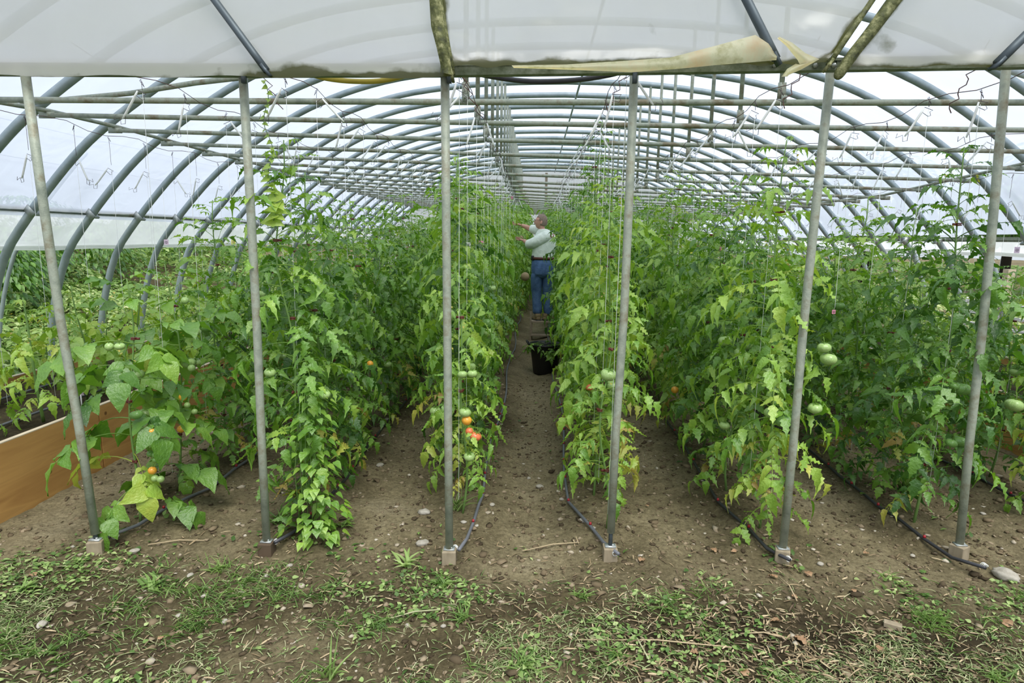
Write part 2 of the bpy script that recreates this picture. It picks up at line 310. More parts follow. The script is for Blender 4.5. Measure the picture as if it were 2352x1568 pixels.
def compound(B, p, az, elev, L, tint, tp=LOBED, pairs=3, sc=1.0, droop=1.0):
    d = arr(math.cos(az)*math.cos(elev), math.sin(az)*math.cos(elev), math.sin(elev)); pts = [p.copy()]; n = 7; el = elev
    for i in range(n):
        el -= (.13+.06*random.random())*droop; d = arr(math.cos(az)*math.cos(el), math.sin(az)*math.cos(el), math.sin(el)); pts.append(pts[-1]+d*L/n)
    mb = MB(); mb.tube(pts, [.0032*(1-.09*i)*(L/.3) for i in range(n+1)], 3, False); B.add_mb(mb, min(tint+.1, .8))
    side = arr(-math.sin(az), math.cos(az), 0)
    def fr(t):
        i = min(int(t*n), n-1); f = t*n-i; q = pts[i]*(1-f)+pts[i+1]*f; dd = norm(pts[i+1]-pts[i]); return q, dd
    def lf(t, s, size):
        q, dd = fr(t); up = norm(np.cross(dd, side) if np.cross(dd, side)[2] > 0 else -np.cross(dd, side))
        yd = norm(dd*(1 if s == 0 else .45)+side*s*.9+arr(0, 0, -.02-.36*random.random())+arr(*[random.uniform(-.22, .22) for _ in range(3)]))
        nm = norm(up+side*random.uniform(-.75, .75)+dd*random.uniform(-.6, .5))
        if tp is LOBED: B.many(random.choice(LOB), q, yd, nm, size*.92, size*.5, tint+random.uniform(-.1, .12))
        else: B.many(tp, q, yd, nm, size, size*.75, tint+random.uniform(-.07, .07))
    lf(.97, 0, L*.36*sc)
    for j in range(pairs):
        t = .82-.24*j; sz = L*(.32-.035*j)*sc
        for s in (-1, 1): lf(t+random.uniform(-.03, .03), s, sz*random.uniform(.8, 1.1))
        if j < 2:
            for s in (-1, 1): lf(t-.1, s, sz*.38)
def plant_mesh(seed, H, tint0=.4, tp=LOBED, bare=.12, Lmax=.34, dens=1.0, low=.0, pairs=3, sc=1.0):
    random.seed(seed); B = Batch(); st = MB(); pts = []; a0 = random.random()*6
    N = 16
    for i in range(N+1):
        z = H*i/N; pts.append(arr(.03*math.sin(z*3+a0)+.02*math.sin(z*7), .03*math.cos(z*2.6+a0), z))
    st.tube(pts, [.0085*(1-.62*i/N) for i in range(N+1)], 6, tint=.5)
    def at(z):
        f = z/H*N; i = min(int(f), N-1); f -= i; return pts[i]*(1-f)+pts[i+1]*f
    z = bare; az = a0
    while z < H-.02:
        u = z/H; L = Lmax*(.8 if u < .2 else 1)*(1 if u < .72 else 1-(u-.72)/.28*.68)*random.uniform(.8, 1.12)
        t = tint0+.12*max(0, u-.65)+random.uniform(-.12, .12)
        if u < .3 and random.random() < low: t = random.uniform(.68, .92)
        compound(B, at(z), az, (.45 if u < .75 else .85)+random.uniform(-.25, .2), L, t, tp, pairs if u < .92 else 2, sc, 1.15 if u < .75 else .8)
        if .12 < u < .86 and random.random() < .55*dens:             # side shoot leaf
            compound(B, at(z), az+random.uniform(1.5, 4.5), random.uniform(.1, 1.1), L*random.uniform(.5, .8), t+.06, tp, 2, sc)
        az += 2.4+random.uniform(-.35, .35); z += random.uniform(.025, .045)/dens
    for k in range(5):                                               # flower trusses near top
        z = H*random.uniform(.6, .95); q = at(z); a = random.random()*6.28
        for j in range(3):
            e = q+arr(math.cos(a)*.07+random.uniform(-.02, .02), math.sin(a)*.07, .02*j); B.many(OVATE, e, (math.cos(a+j), math.sin(a+j), -.3), (0, 0, 1), .018, .012, .93)
    return st.mesh('stem'), B.mesh('foliage'), pts, H
VAR = {}
def var(key, *a, **k):
    if key not in VAR: VAR[key] = plant_mesh(*a, **k)
    return VAR[key]
def get_var(kind, i):
    if kind == 'mid': return var(('mid', i % 5), 100+i % 5, 2.0+.12*(i % 5)-.15, .4, dens=1.15, low=.12)
    if kind == 'dark': return var(('dark', i % 4), 200+i % 4, 1.95+.1*(i % 4), .26, dens=1.2, low=.06)
    if kind == 'light': return var(('light', i % 4), 300+i % 4, 1.9+.13*(i % 4), .49, dens=1.1, low=.2)
    if kind == 'far': return var(('far', i % 4), 400+i % 4, 2.2+.1*(i % 4), .42, dens=.9, Lmax=.42, pairs=2, sc=1.2)
    if kind == 'broad': return var(('broad', 0), 500, 1.42, .36, tp=BROAD, bare=.12, Lmax=.4, dens=.62, low=.22, pairs=2, sc=1.1)
    if kind == 'broad2': return var(('broad2', 0), 501, 1.75, .38, tp=BROAD, Lmax=.34, dens=.75, pairs=2, sc=1.1)
    if kind == 'sparse': return var(('sparse', 0), 601, 1.5, .5, bare=.2, Lmax=.24, dens=.8, low=.35)
    if kind == 'sparse2': return var(('sparse2', 0), 602, 1.45, .52, bare=.3, Lmax=.3, dens=.75, low=.4)
    if kind == 'tall': return var(('tall', 0), 603, 2.62, .32, bare=.2, Lmax=.3, dens=.85)
def tomato_mesh(ribs, seed):
    mb = MB(); nu, nv = 28, 12; vs = []
    for j in range(nv+1):
        th = PI*j/nv
        for i in range(nu):
            ph = 2*PI*i/nu; r = math.sin(th)*(1+ribs*.09*abs(math.cos(ph*4+seed))); zz = math.cos(th)*(.8 if ribs else .95)-(.14*math.exp(-(th/.4)**2)*ribs)
            vs.append((r*math.cos(ph), r*math.sin(ph), zz))
    mb.add(vs, [(j*nu+i, j*nu+(i+1) % nu, (j+1)*nu+(i+1) % nu, (j+1)*nu+i) for j in range(nv) for i in range(nu)])
    return mb.mesh('tomato')
TOM = {}
def tomato(kind, parent, loc, r):
    rib = kind != 'torange' and r > .022
    key = (kind, rib)
    if key not in TOM:
        me = tomato_mesh(1 if rib else 0, random.random()); me.materials.append(M[kind]); TOM[key] = me
    o = link('tomato', TOM[key], None, parent, loc, (random.uniform(-.3, .3), random.uniform(-.3, .3), random.random()*3)); o.scale = (r, r, r)
    if kind in ('torange', 'tred'): o['label'] = 'orange ripening tomato' if kind == 'torange' else 'reddish ripening tomato'
    if 'cal' not in TOM:
        b = Batch()
        for k in range(5): b.many(OVATE, (0, 0, .82), (math.cos(k*1.257), math.sin(k*1.257), .1), (0, 0, 1), .75, .28, .45)
        m_ = MB(); m_.tube([(0, 0, .7), (.05, 0, 1.2), (.25, 0, 1.7)], .09, 5); b.add_mb(m_, .5); TOM['cal'] = b.mesh('calyx'); TOM['cal'].materials.append(M['leaf'])
    link('calyx', TOM['cal'], None, o)
    return o
clipm = MB()
for s in (0, 1): clipm.tube([(math.cos(a)*.013, math.sin(a)*.013, s*.008) for a in np.linspace(0, 2*PI, 11)], .0035, 5)
clipm.box((.022, 0, .004), (.011, .004, .006)); CLIP = clipm.mesh('clip'); CLIP.materials.append(M['clip'])
ORD = ['first', 'second', 'third', 'fourth', 'fifth', 'sixth', 'seventh', 'eighth', 'ninth', 'tenth']
ROWN = ['row behind the leftmost post', 'row behind the second post', 'row behind the third post', 'row behind the fourth post', 'row behind the fifth post', 'row behind the rightmost post', 'last row at right edge']
ROWH = [.86, .93, .97, .93, .97, .87, .76]
def rowx(ri, y):
    f = min(1, max(0, (y-3.4)/1.6)); g = min(1, max(0, (y-10.5)/3)); return ROWX[ri]+(f-.7*g)*(0, 0, -.2, .1, 0, 0, 0)[ri]
plants = {}
pi = 0
ROWK = [['broad', 'broad2', 'mid', 'dark', 'mid', 'mid'], ['mid', 'dark', 'mid', 'mid', 'dark', 'mid'], ['sparse', 'light', 'dark', 'mid', 'mid', 'light'], ['sparse2', 'light', 'light', 'light', 'dark', 'light'], ['light', 'mid', 'dark', 'mid', 'mid', 'light'], ['dark', 'dark', 'mid', 'dark', 'mid', 'mid'], ['light', 'dark', 'mid', 'light', 'mid', 'dark']]
ROWY0 = [3.22, 3.28, 3.42, 3.35, 3.35, 3.45, 3.75]
KN = {'light': 'pale green', 'dark': 'dark green', 'mid': 'bushy green', 'broad': 'broad-leaved', 'broad2': 'broad-leaved', 'sparse': 'thin pale', 'sparse2': 'thin yellowing', 'tall': 'tall', 'far': 'tall leafy'}
for ri, rx in enumerate(ROWX):
    y = ROWY0[ri]; i = 0
    while y < 22.1:
        random.seed(ri*100+i+5)
        near = y < 7.2
        kind = ROWK[ri][i % 6] if i < 6 or near else ('far' if y > 13 else random.choice(['mid', 'mid', 'light', 'dark']))
        if ri == 3 and i == 6: kind = 'tall'
        if ri == 3 and i == 4: kind = 'tall'
        pi += 1; v = get_var(kind, pi)
        x = rowx(ri, y)+random.uniform(-.05, .05)*(1 if i else .3)
        if i < 10: lab = '%s tomato vine, %s from front in the %s' % (KN[kind], ORD[i], ROWN[ri]); grp = 'tomato vines in the '+ROWN[ri]
        else: lab = 'distant tomato vine far down the '+ROWN[ri]; grp = 'distant tomato vines in the '+ROWN[ri]
        t = thing('tomato_plant', lab, 'tomato plant', (x, y, T(x, y)), 0, grp)
        sc = random.uniform(.9, 1.06)*(ROWH[ri] if i else 1)*(1.0 if y < 9 else 1.06); xs_ = (1.0 if near else 1.1)*(.93 if ri in (2, 3) else 1); sc *= 1.08 if ri in (2, 3) and y > 6 else 1
        t.rotation_euler = (0, 0, random.random()*6.28 if i else random.choice([0, .8, 1.5])); t.scale = (1, 1, 1)
        for nm, me, mt in (('stem', v[0], 'stem'), ('foliage', v[1], 'leaf')):
            o = link(nm, me, M[mt], t); o.scale = (xs_, xs_, sc)
        if near:
            for zc in np.arange(.35, v[3]*sc-.15, random.uniform(.3, .42)):
                k = min(int(zc/sc/v[3]*16), 15); q = v[2][k]; link('clip', CLIP, None, t, (q[0], q[1], zc), (0, 0, random.random()*6))
        plants.setdefault(ri, []).append((y, x, t))
        if near and i > 0:
            for k in range(3):
                a = random.uniform(-2.6, -.5); rr = random.uniform(.14, .24); a_l = a-t.rotation_euler.z
                tomato(random.choice(['tgreen', 'tgreen', 'tdark']), t, (rr*math.cos(a_l), rr*math.sin(a_l), random.uniform(.45, 1.25)), random.uniform(.028, .045))
        y += random.uniform(.42, .5) if y < 9 else random.uniform(.6, .75); i += 1
# tomatoes read off the photograph: (px, py, row, kind, radius, forward shift)
def spot(px, py, ri, kind, r, plant=0):
    Yp, Xp, t = plants[ri][plant]; p = atY(px, py, Yp-.17)
    loc = Matrix.Rotation(-t.rotation_euler.z, 3, 'Z') @ (p-t.location); tomato(kind, t, loc, r)
for a in [(420, 912, 0, 'torange', .024, 1), (416, 985, 0, 'torange', .024, 1), (341, 1000, 0, 'torange', .026, 0), (348, 990, 0, 'torange', .018, 0), (350, 1080, 0, 'torange', .022, 0), (313, 952, 0, 'tdark', .03, 0), (350, 1012, 0, 'tgreen', .02, 0),
          (356, 1098, 0, 'tgreen', .019, 0), (369, 1100, 0, 'tgreen', .019, 0), (345, 1042, 0, 'tdark', .018, 0), (357, 1044, 0, 'tdark', .018, 0), (357, 1056, 0, 'tdark', .016, 0), (251, 796, 0, 'tgreen', .022, 0), (275, 795, 0, 'tgreen', .024, 0), (425, 690, 0, 'tgreen', .022, 1), (440, 845, 0, 'tgreen', .022, 1), (430, 930, 0, 'tgreen', .018, 1), (447, 945, 0, 'tgreen', .018, 1),
          (745, 785, 1, 'tdark', .03, 1), (747, 765, 1, 'tgreen', .024, 1), (745, 905, 1, 'tgreen', .03, 0), (850, 835, 1, 'torange', .022, 2), (620, 855, 1, 'tgreen', .028, 0),
          (1087, 787, 2, 'tgreen', .045, 1), (1120, 764, 2, 'tgreen', .04, 2), (1068, 947, 2, 'tgreen', .032, 0), (1072, 965, 2, 'torange', .028, 0), (1078, 990, 2, 'tred', .022, 0), (1092, 1001, 2, 'tred', .032, 0), (1079, 1004, 2, 'tgreen', .02, 0), (1078, 1048, 2, 'tgreen', .03, 0), (1062, 860, 2, 'tgreen', .026, 0), (1085, 858, 2, 'tgreen', .026, 0), (1110, 715, 2, 'tgreen', .035, 3), (1130, 662, 2, 'tgreen', .03, 3),
          (1398, 860, 3, 'tgreen', .04, 0), (1352, 888, 3, 'tred', .026, 1), (1375, 640, 3, 'tgreen', .03, 2),
          (1800, 965, 4, 'tdark', .045, 0), (1772, 948, 4, 'tgreen', .036, 0), (1712, 790, 4, 'tgreen', .045, 2), (1704, 886, 4, 'tgreen', .034, 1), (1664, 977, 4, 'tgreen', .03, 1), (1550, 895, 4, 'torange', .028, 3), (1903, 824, 4, 'tgreen', .04, 0), (1893, 798, 4, 'tgreen', .032, 0), (1872, 937, 4, 'tgreen', .034, 0),
          (2210, 893, 5, 'tdark', .04, 0), (2192, 885, 5, 'tdark', .028, 0), (2052, 990, 5, 'tgreen', .034, 1), (2062, 1000, 5, 'tgreen', .032, 1), (2000, 952, 5, 'tdark', .034, 2), (2205, 1013, 5, 'tdark', .036, 0), (2186, 1017, 5, 'tdark', .03, 0), (2108, 840, 5, 'tgreen', .03, 1), (2260, 715, 5, 'tgreen', .032, 0),
          (2330, 930, 6, 'tgreen', .045, 0), (2330, 855, 6, 'tgreen', .03, 1)]: spot(*a)

# ------------------------------------------------------------------ tunnel frame
PROF = [(6.55, -.1), (6.42, .64), (6.18, 1.34), (5.85, 1.8), (5.5, 2.2), (5.2, 2.5), (4.93, 2.72), (4.5, 3.02), (4.05, 3.3), (3.6, 3.52), (3.05, 3.72), (2.4, 3.88), (1.5, 4.0), (.75, 4.045), (0, 4.06)]
CX = .43
def crom(P, n=4):
    out = []
    P = [P[0]]+list(P)+[P[-1]]
    for i in range(1, len(P)-2):
        for k in range(n):
            t = k/n; p0, p1, p2, p3 = [np.array(q, float) for q in P[i-1:i+3]]
            out.append(.5*((2*p1)+(-p0+p2)*t+(2*p0-5*p1+4*p2-p3)*t*t+(-p0+3*p1-3*p2+p3)*t**3))
    out.append(np.array(P[-1], float)); return out
half = crom(PROF, 3)
ARCH = [(CX-p[0], p[1]) for p in half]+[(CX+p[0], p[1]) for p in reversed(half[:-1])]
def YK(k): return 4.71+.903*k
def offs(p, d):                                    # push arch point outward by d
    c = np.array((CX, 1.0)); v = np.array(p)-c; return tuple(np.array(p)+v/np.linalg.norm(v)*d)
NK = 20
barL = lambda k: (-4.42, 2.68); barR = lambda k: (5.5, max(2.66-.05*k, 2.36))
def barz(k, x): (a, b), (c, d) = barL(k), barR(k); b = [2.6, 2.66, 2.68][min(k, 2)] if k >= 0 else 2.6; return b+(d-b)*(x-a)/(c-a)
for k in range(-1, NK+1):
    Y = YK(k)
    lab = '%s from the front of the curved steel hoops with its crossbar' % ORD[k+1] if k < 9 else 'distant curved steel hoop with crossbar deep in the tunnel'
    if k == -1: lab = 'front steel hoop above the gable sheet, without a crossbar'
    t = thing('hoop_truss', lab, 'greenhouse hoop', (CX, Y, 0), 0, 'steel hoops of the tunnel')
    MB().tube([(x-CX, 0, z) for x, z in ARCH], .044, 10).build('hoop', M['hoop'], t)
    if k >= 0:
        xa, xb = barL(k)[0], barR(k)[0]; za, zb = barz(k, xa), barz(k, xb); b = MB(); pts = []
        for q in np.linspace(0, 1, 9): x = xa+.12+(xb-xa-.24)*q; pts.append((x-CX, -.06, barz(k, x)-.012*math.sin(PI*q)))
        b.tube(pts, .0215, 10)
        for e, s in ((xa, 1), (xb, -1)): b.box((e+s*.07-CX, -.06, barz(k, e)), (.07, .006, .028))
        b.build('crossbar', M['post'], t)
        for hx in (-.53+.0*k, 1.72):
            zt = np.interp(hx, [p[0] for p in ARCH], [p[1] for p in ARCH]); zb_ = barz(k, hx)
            h = MB(); h.tube([(hx-CX, -.02, zt-.03), (hx-CX, -.02, zb_+.12)], .019, 8); h.box((hx-CX, -.03, zb_+.075), (.027, .008, .055)); hg = h.build('hanger', M['post'], t)
            c = MB(); c.box((hx-CX, -.078, zb_+.01), (.017, .01, .025)); c.tube([(hx-CX, -.08, zb_+.01), (hx-CX, -.105, zb_+.014)], .008, 6); c.build('clamp', M['post'], hg)
    for s, ang in ((-1, .9), (1, -.9)):
        zc = 1.86 if s < 0 else 1.72; xx = np.interp(zc, [p[1] for p in PROF], [p[0] for p in PROF]); c = MB()
        R = Matrix.Rotation(ang, 3, 'Y'); c.box((s*(xx), -.055, zc), (.065, .008, .038), R); c.box((s*(xx), .0, zc), (.06, .06, .012), R); c.build('bracket', M['steel'], t)
# lengthwise purlins
def long_tube(name, pts, r, m_, lab, cat, seg=8): o = MB().tube(pts, r, seg).build(name, M[m_]); return tag(o, lab, cat)
long_tube('purlin', [(-4.36, YK(k), barz(k, -4.36)+.045) for k in [0]+list(range(0, NK+1))][1:], .019, 'post', 'long steel tube linking the left ends of the crossbars', 'steel pipe')
long_tube('purlin', [(5.42, YK(k), barz(k, 5.42)+.045) for k in range(0, NK+1)], .019, 'post', 'long steel tube linking the right ends of the crossbars', 'steel pipe')
long_tube('purlin', [(.62, YK(k), 4.0) for k in range(-1, NK+1)], .017, 'hoop', 'ridge pipe running lengthwise under the hoop tops', 'steel pipe')
for s, zc, nm in ((-1, 1.86, 'left'), (1, 1.72, 'right')):
    xx = CX+s*(np.interp(zc, [p[1] for p in PROF], [p[0] for p in PROF])+.06)
    b = MB(); b.box((xx, 13, zc+.03), (.014, 10.3, .022)); b.box((xx+s*.012, 13, zc+.0), (.008, 10.3, .014)); tag(b.build('hip_rail', M['post'], smooth=False), 'long metal rail fixed across the hoops on the %s side' % nm, 'metal rail')
long_tube('brace_pipe', [atY(45, 238, YK(1)-.1), atY(300, 214, 5.2), atY(450, 190, 4.9), atY(640, 168, 4.5)], .021, 'post', 'slanting brace pipe rising right from the left crossbar ends', 'steel pipe')
long_tube('brace_pipe', [atY(2190, 135, 3.35), atY(2280, 147, 3.7), atY(2370, 178, 4.4), atY(2480, 235, 5.2)], .022, 'hoop', 'brace pipe emerging under the header at the upper right corner', 'steel pipe')
for s, (sx, lab) in zip((-1, 1), ((-6.15, 'left'), (6.9, 'right'))):
    for j in range(3 if s < 0 else 3):
        Yc = (7.0, 10.6, 14.3)[j] if s < 0 else (8.0, 11.5, 15)[j]
        long_tube('outer_hoop', [(CX+s*(p[0]+.30), Yc, p[1]+.02) for p in half[:16]], .022, 'hoop', '%s slender bent pipe standing outside the %s curtain' % (('nearest', 'second', 'farthest')[j], lab), 'bent pipe')
# lengthwise lacing wires on the hoops
for x, z, lab in ((-5.02, 2.34, 'lower'), (-4.75, 2.62, 'upper')):
    o = MB().tube([(x-.02, YK(k), z+.01*(k % 2)) for k in range(0, 18)], .0022, 4).build('tension_wire', M['wire']); tag(o, '%s thin wire strung lengthwise over the left hoops' % lab, 'wire')
# ------------------------------------------------------------------ plastic covers
def sheet(pts2, Y0, Y1, ny, amp, seed=0, dirt=None):
    V = []; Tn = []; nx = len(pts2); Ys = np.linspace(Y0, Y1, ny)
    for j, y in enumerate(Ys):
        for i, p in enumerate(pts2):
            d = amp*float(vnoise(i*.6, y*1.7, seed)); q = offs(p, d); V.append((q[0], y, q[1])); Tn.append(dirt(i, y) if dirt else 0)
    Fc = [(j*nx+i, j*nx+i+1, (j+1)*nx+i+1, (j+1)*nx+i) for j in range(ny-1) for i in range(nx-1)]
    mb = MB(); mb.v = V; mb.f = Fc; mb.t = Tn; return mb
top = [offs(p, .05) for p in ARCH if p[1] > 1.74]
tag(sheet(top, 3.0, YK(NK)+.25, 70, .02, 1).build('ceiling', M['film']), kind='structure')
for s, nm, zt, zb in ((-1, 'wall_left', 1.9, 1.47), (1, 'wall_right', 1.76, 1.55)):
    pr = []
    for z in np.linspace(zt, zb, 7):
        w_ = np.interp(z, [p[1] for p in PROF], [p[0] for p in PROF]); pr.append((CX+s*(w_+.09), z))
    o = sheet(pr, 3.0, YK(NK)+.25, 160, .02, 3+s, lambda i, y: .12+.22*float(vnoise(y*2.2+i*.5, i*.3, 9))).build(nm, M['curtain']); tag(o, kind='structure')
    mb = MB(); mb.tube([(pr[-1][0], y, pr[-1][1]-.015+.006*math.sin(y*5)) for y in np.linspace(3, YK(NK), 90)], .028, 8, tint=.1); mb.build('roll_tube', M['curtain'], o)
# far end wall
e = MB(); pe = [p for p in ARCH]; ye = YK(NK)+.3
vs = [(x, ye, z) for x, z in pe]; e.add(vs, [tuple(range(len(vs)))], 0); wb = tag(e.build('wall_back', M['curtain'], smooth=False), kind='structure')
for lab, c, h in (('upright wooden stud in the far end wall', (.33, ye-.06, 2.0), (.045, .04, 2.0)), ('short level board nailed beside the stud on the far end wall', (.78, ye-.06, 2.42), (.42, .02, .05)), ('low level board across the far end wall', (.5, ye-.07, 1.95), (3.2, .02, .06))):
    tag(MB().box(c, h).build('wall_board', M['plank'], smooth=False), lab, 'wooden board')

# ------------------------------------------------------------------ front posts, blocks, header, gable sheet
PB = [(222, 1278), (613, 1282), (1032, 1300), (1403, 1293), (1797, 1298), (2203, 1288)]
PT = [(58, 172), (558, 172), (1022, 176), (1457, 165), (1908, 165), (2310, 158)]
PBT = [1225, 1250, 1263, 1222, 1270, 1262]
PN = ['leftmost', 'second from left', 'third from left', 'fourth from left', 'fifth from left', 'rightmost']
BN = ['pale sunken', 'dark brown', 'tall grey-brown', 'square grey-brown', 'weathered', 'tilted weathered']
for i in range(6):
    g = gp(*PB[i]); Y = g.y+.045; top_ = atY(*PT[i], Y+.02); bot = atY(PB[i][0]-(3 if i == 0 else 0), PBT[i], Y)
    t = thing('pipe_post', '%s slim grey pipe post under the header' % PN[i], 'pipe post', (bot.x, bot.y, g.z+.07), 0, 'front pipe posts')
    R0 = Vector((bot.x, bot.y, g.z+.07)); mid = (top_+bot)*.5+Vector(((-.012, .006, 0, .01, -.008, .01)[i], 0, 0))
    MB().tube([top_-R0+Vector((0, 0, .03)), (top_*.75+bot*.25)-R0+Vector(((-.008, .004, 0, .006, -.006, .008)[i], 0, 0)), mid-R0, (top_*.25+bot*.75)-R0, bot-R0], .0205, 12).build('pipe', M['post'], t)
    MB().tube([bot-R0+Vector((0, 0, .03)), Vector((0, 0, .0))], .011, 8).build('foot_pin', M['darksteel'], t)
    MB().box((0, 0, .004), (.028, .02, .004)).tube([(.012, -.01, .004), (.012, -.01, .018)], .006, 6).build('foot_plate', M['steel'], t)
    hx = .036; hz = (.05, .05, .06, .05, .05, .045)[i]; bk = MB(); bk.box((0, 0, 0), (hx, hx, hz), Matrix.Rotation((.3, 0, .05, .0, -.35, .55)[i], 3, 'Z'))
    o = bk.build('wooden_block', M['block'] if i != 1 else flatc('dark_block', (.09, .06, .035), .85), smooth=False, loc=(bot.x, bot.y, g.z+.07-hz), mods=[('BEVEL', {'width': .004, 'segments': 2})])
    tag(o, '%s wooden block under the %s pipe post' % (BN[i], PN[i]), 'wooden block', 'wooden blocks under the posts')
HY = 2.97
def hpt(px, py, Y=HY): return atY(px, py, Y)
hd = thing('header_beam', 'long mossy metal beam across the front opening', 'beam', tuple(hpt(1176, 165)))
hb = MB(); hp = [hpt(-1500, 152), hpt(-350, 158), hpt(0, 160), hpt(600, 163), hpt(1040, 162), hpt(1500, 156), hpt(1915, 150), hpt(2352, 143), hpt(2700, 138), hpt(3700, 124)]
for a, b in zip(hp[:-1], hp[1:]):
    d = b-a; R = d.to_track_quat('X', 'Z').to_matrix(); c = (a+b)/2-hd.location; hb.box(c, (d.length/2+.002, .02, .026), R); hb.box(c+Vector((0, -.022, .02)), (d.length/2, .004, .006), R); hb.box(c+Vector((0, -.022, -.02)), (d.length/2, .004, .006), R)
hb.build('channel', M['header'], hd, smooth=False)
for px in (1040, 1780, 1873, 1916): MB().tube([hpt(px, 150, 2.95)-hd.location, hpt(px, 150, 2.925)-hd.location], .011, 6).build('bolt', M['steel'], hd)
for px in (560, 1032, 1458): MB().box(hpt(px, 178, 2.95)-hd.location, (.01, .01, .025)).build('bolt_plate', M['darksteel'], hd)
def panel(name, lab, Lf, Rf, Bf, seed, Y0=2.9):
    nx, ny = 90, 40; mb = MB(); V = []; Tn = []
    for j in range(ny+1):
        v = j/ny
        for i in range(nx+1):
            u = i/nx; pyb = Bf(u); py = -420+(pyb+420)*v; px = Lf(py)*(1-u)+Rf(py)*u
            if v == 1: py += 3*math.sin(u*60+seed)
            d = .035*float(vnoise(px*.006+py*.002, py*.012, seed))+.012*float(vnoise(px*.03, py*.03, seed+4))
            p = atY(px, py, Y0+d-(.02*v if v > .95 else 0)); V.append(tuple(p))
            ed = min(abs(px-Lf(py)), abs(px-Rf(py))); eb = pyb-py
            s = .62*math.exp(-eb/13)+(.55*math.exp(-ed/12))+.2
            s += .35*math.exp(-((px-700)/70)**2-((py-165)/22)**2)+.3*math.exp(-((px-1150)/130)**2-((py-150)/12)**2)
            if px < 600: s += -.35*math.exp(-eb/13)
            Tn.append(s+.4*float(vnoise(px*.007, py*.012, 3))+.2*float(vnoise(px*.03, py*.02, 5)))
    mb.v = V; mb.t = Tn; mb.f = [(j*(nx+1)+i, j*(nx+1)+i+1, (j+1)*(nx+1)+i+1, (j+1)*(nx+1)+i) for j in range(ny) for i in range(nx)]
    return tag(mb.build(name, M['gable']), lab, 'plastic sheet')
panel('plastic_sheet', 'large dusty white plastic sheet above the header, left of the mossy seam', lambda y: -1500, lambda y: 1038+(y-170)*.16, lambda u: 168+10*u, 1)
panel('plastic_sheet', 'middle white plastic sheet above the exposed green header', lambda y: 1040+(y-170)*.16, lambda y: 1893-(y-150)*.72, lambda u: 150-6*u+4*math.sin(u*9), 2)
panel('plastic_sheet', 'right white plastic sheet above the header beside the open gap', lambda y: 1925-(y-165)*.86, lambda y: 3700, lambda u: 156-26*u, 3)
def pipe(p0, p1, r, m_, lab, Y=2.86, Y1=None, cap=False, name='gable_pipe'):
    a = atY(*p0, Y); b = atY(*p1, Y1 or Y); t = thing(name, lab, 'pipe', tuple(b)); MB().tube([a-b, (a-b)*.12, Vector((0, 0, 0))], [r, r, r*1.0], 12).build('pipe', M[m_], t)
    d = (a-b).normalized(); R = d.to_track_quat('Z', 'Y').to_matrix(); MB().box(d*.0, (r*1.15, .006, .03), R).tube([(0, -.0, 0), (0, -.016, 0)], .009, 6).build('flattened_end', M[m_], t); return t
pipe((360, -180), (612, 162), .0165, 'darksteel', 'steel pipe slanting down to the header left of the mossy seam')
pipe((1625, -180), (1783, 136), .019, 'darksteel', 'steel pipe slanting down to the header near the torn sheet')
pipe((2140, -200), (1902, 150), .012, 'moss', 'thin algae-covered pipe along the left edge of the open gap')
pipe((2640, -200), (2290, 146), .019, 'darksteel', 'steel pipe slanting down to the header near the right edge')
pipe((975, -180), (1038, 172), .016, 'moss', 'algae-covered pipe along the seam between left and middle sheets')
tag(MB().tube([atY(2215, -190, 2.84), atY(2120, -80, 2.84), atY(2060, -10, 2.84), atY(2000, 75, 2.84), atY(1965, 115, 2.84), atY(1930, 165, 2.85), atY(1920, 183, 2.85)], [.03, .03, .031, .026, .024, .028, .016], 10).build('rolled_sheet', M['moss'], mods=[('SUBSURF', {'levels': 1, 'render_levels': 2})]), 'mossy rolled-up plastic hanging beside the open gap', 'rolled plastic')
def flap(pxs, lab, m_='flap', Y=2.84, amp=.02, seed=1):
    # strip of paired points (upper, lower)
    n = len(pxs); V = []; Fc = []; K = 6
    for i in range((n-1)*4+1):
        a = min(i//4, n-2); f = i/4-a; q = [pxs[a][c]*(1-f)+pxs[a+1][c]*f for c in range(4)]
        for k in range(K+1):
            g = k/K; px = q[0]*(1-g)+q[2]*g; py = q[1]*(1-g)+q[3]*g; p = atY(px, py, Y-.02*math.sin(g*PI)+amp*float(vnoise(px*.03, py*.05, seed))); V.append(tuple(p))
    N = (n-1)*4+1; Fc = [(i*(K+1)+k, i*(K+1)+k+1, (i+1)*(K+1)+k+1, (i+1)*(K+1)+k) for i in range(N-1) for k in range(K)]
    mb = MB(); mb.add(V, Fc); return tag(mb.build('torn_flap', M[m_]), lab, 'torn plastic')
flap([(1175, 150, 1180, 156), (1300, 148, 1300, 160), (1430, 140, 1450, 166), (1540, 132, 1560, 158), (1640, 106, 1640, 150), (1735, 80, 1738, 142), (1765, 100, 1762, 140), (1785, 128, 1783, 138)], 'long olive-stained torn flap folded over the header')
flap([(1790, 84, 1786, 88), (1820, 98, 1806, 106), (1850, 122, 1832, 138), (1882, 136, 1838, 150), (1840, 160, 1828, 146), (1812, 172, 1808, 158), (1808, 176, 1795, 176)], 'small forked torn flap hanging over the header bolt', seed=4, Y=2.82)
flap([(990, -60, 1010, -60), (986, 0, 1012, 0), (990, 60, 1020, 60), (1003, 110, 1030, 110), (1012, 150, 1036, 150), (1012, 166, 1040, 172)], 'algae-stained sheet edge curling along the seam', 'moss', seed=6)
hose = lambda pts, r, m_, lab, nm='hose': tag(MB().tube([np.array(q) for q in crom([tuple(p) for p in pts], 5)], r, 10).build(nm, M[m_]), lab, 'hose')
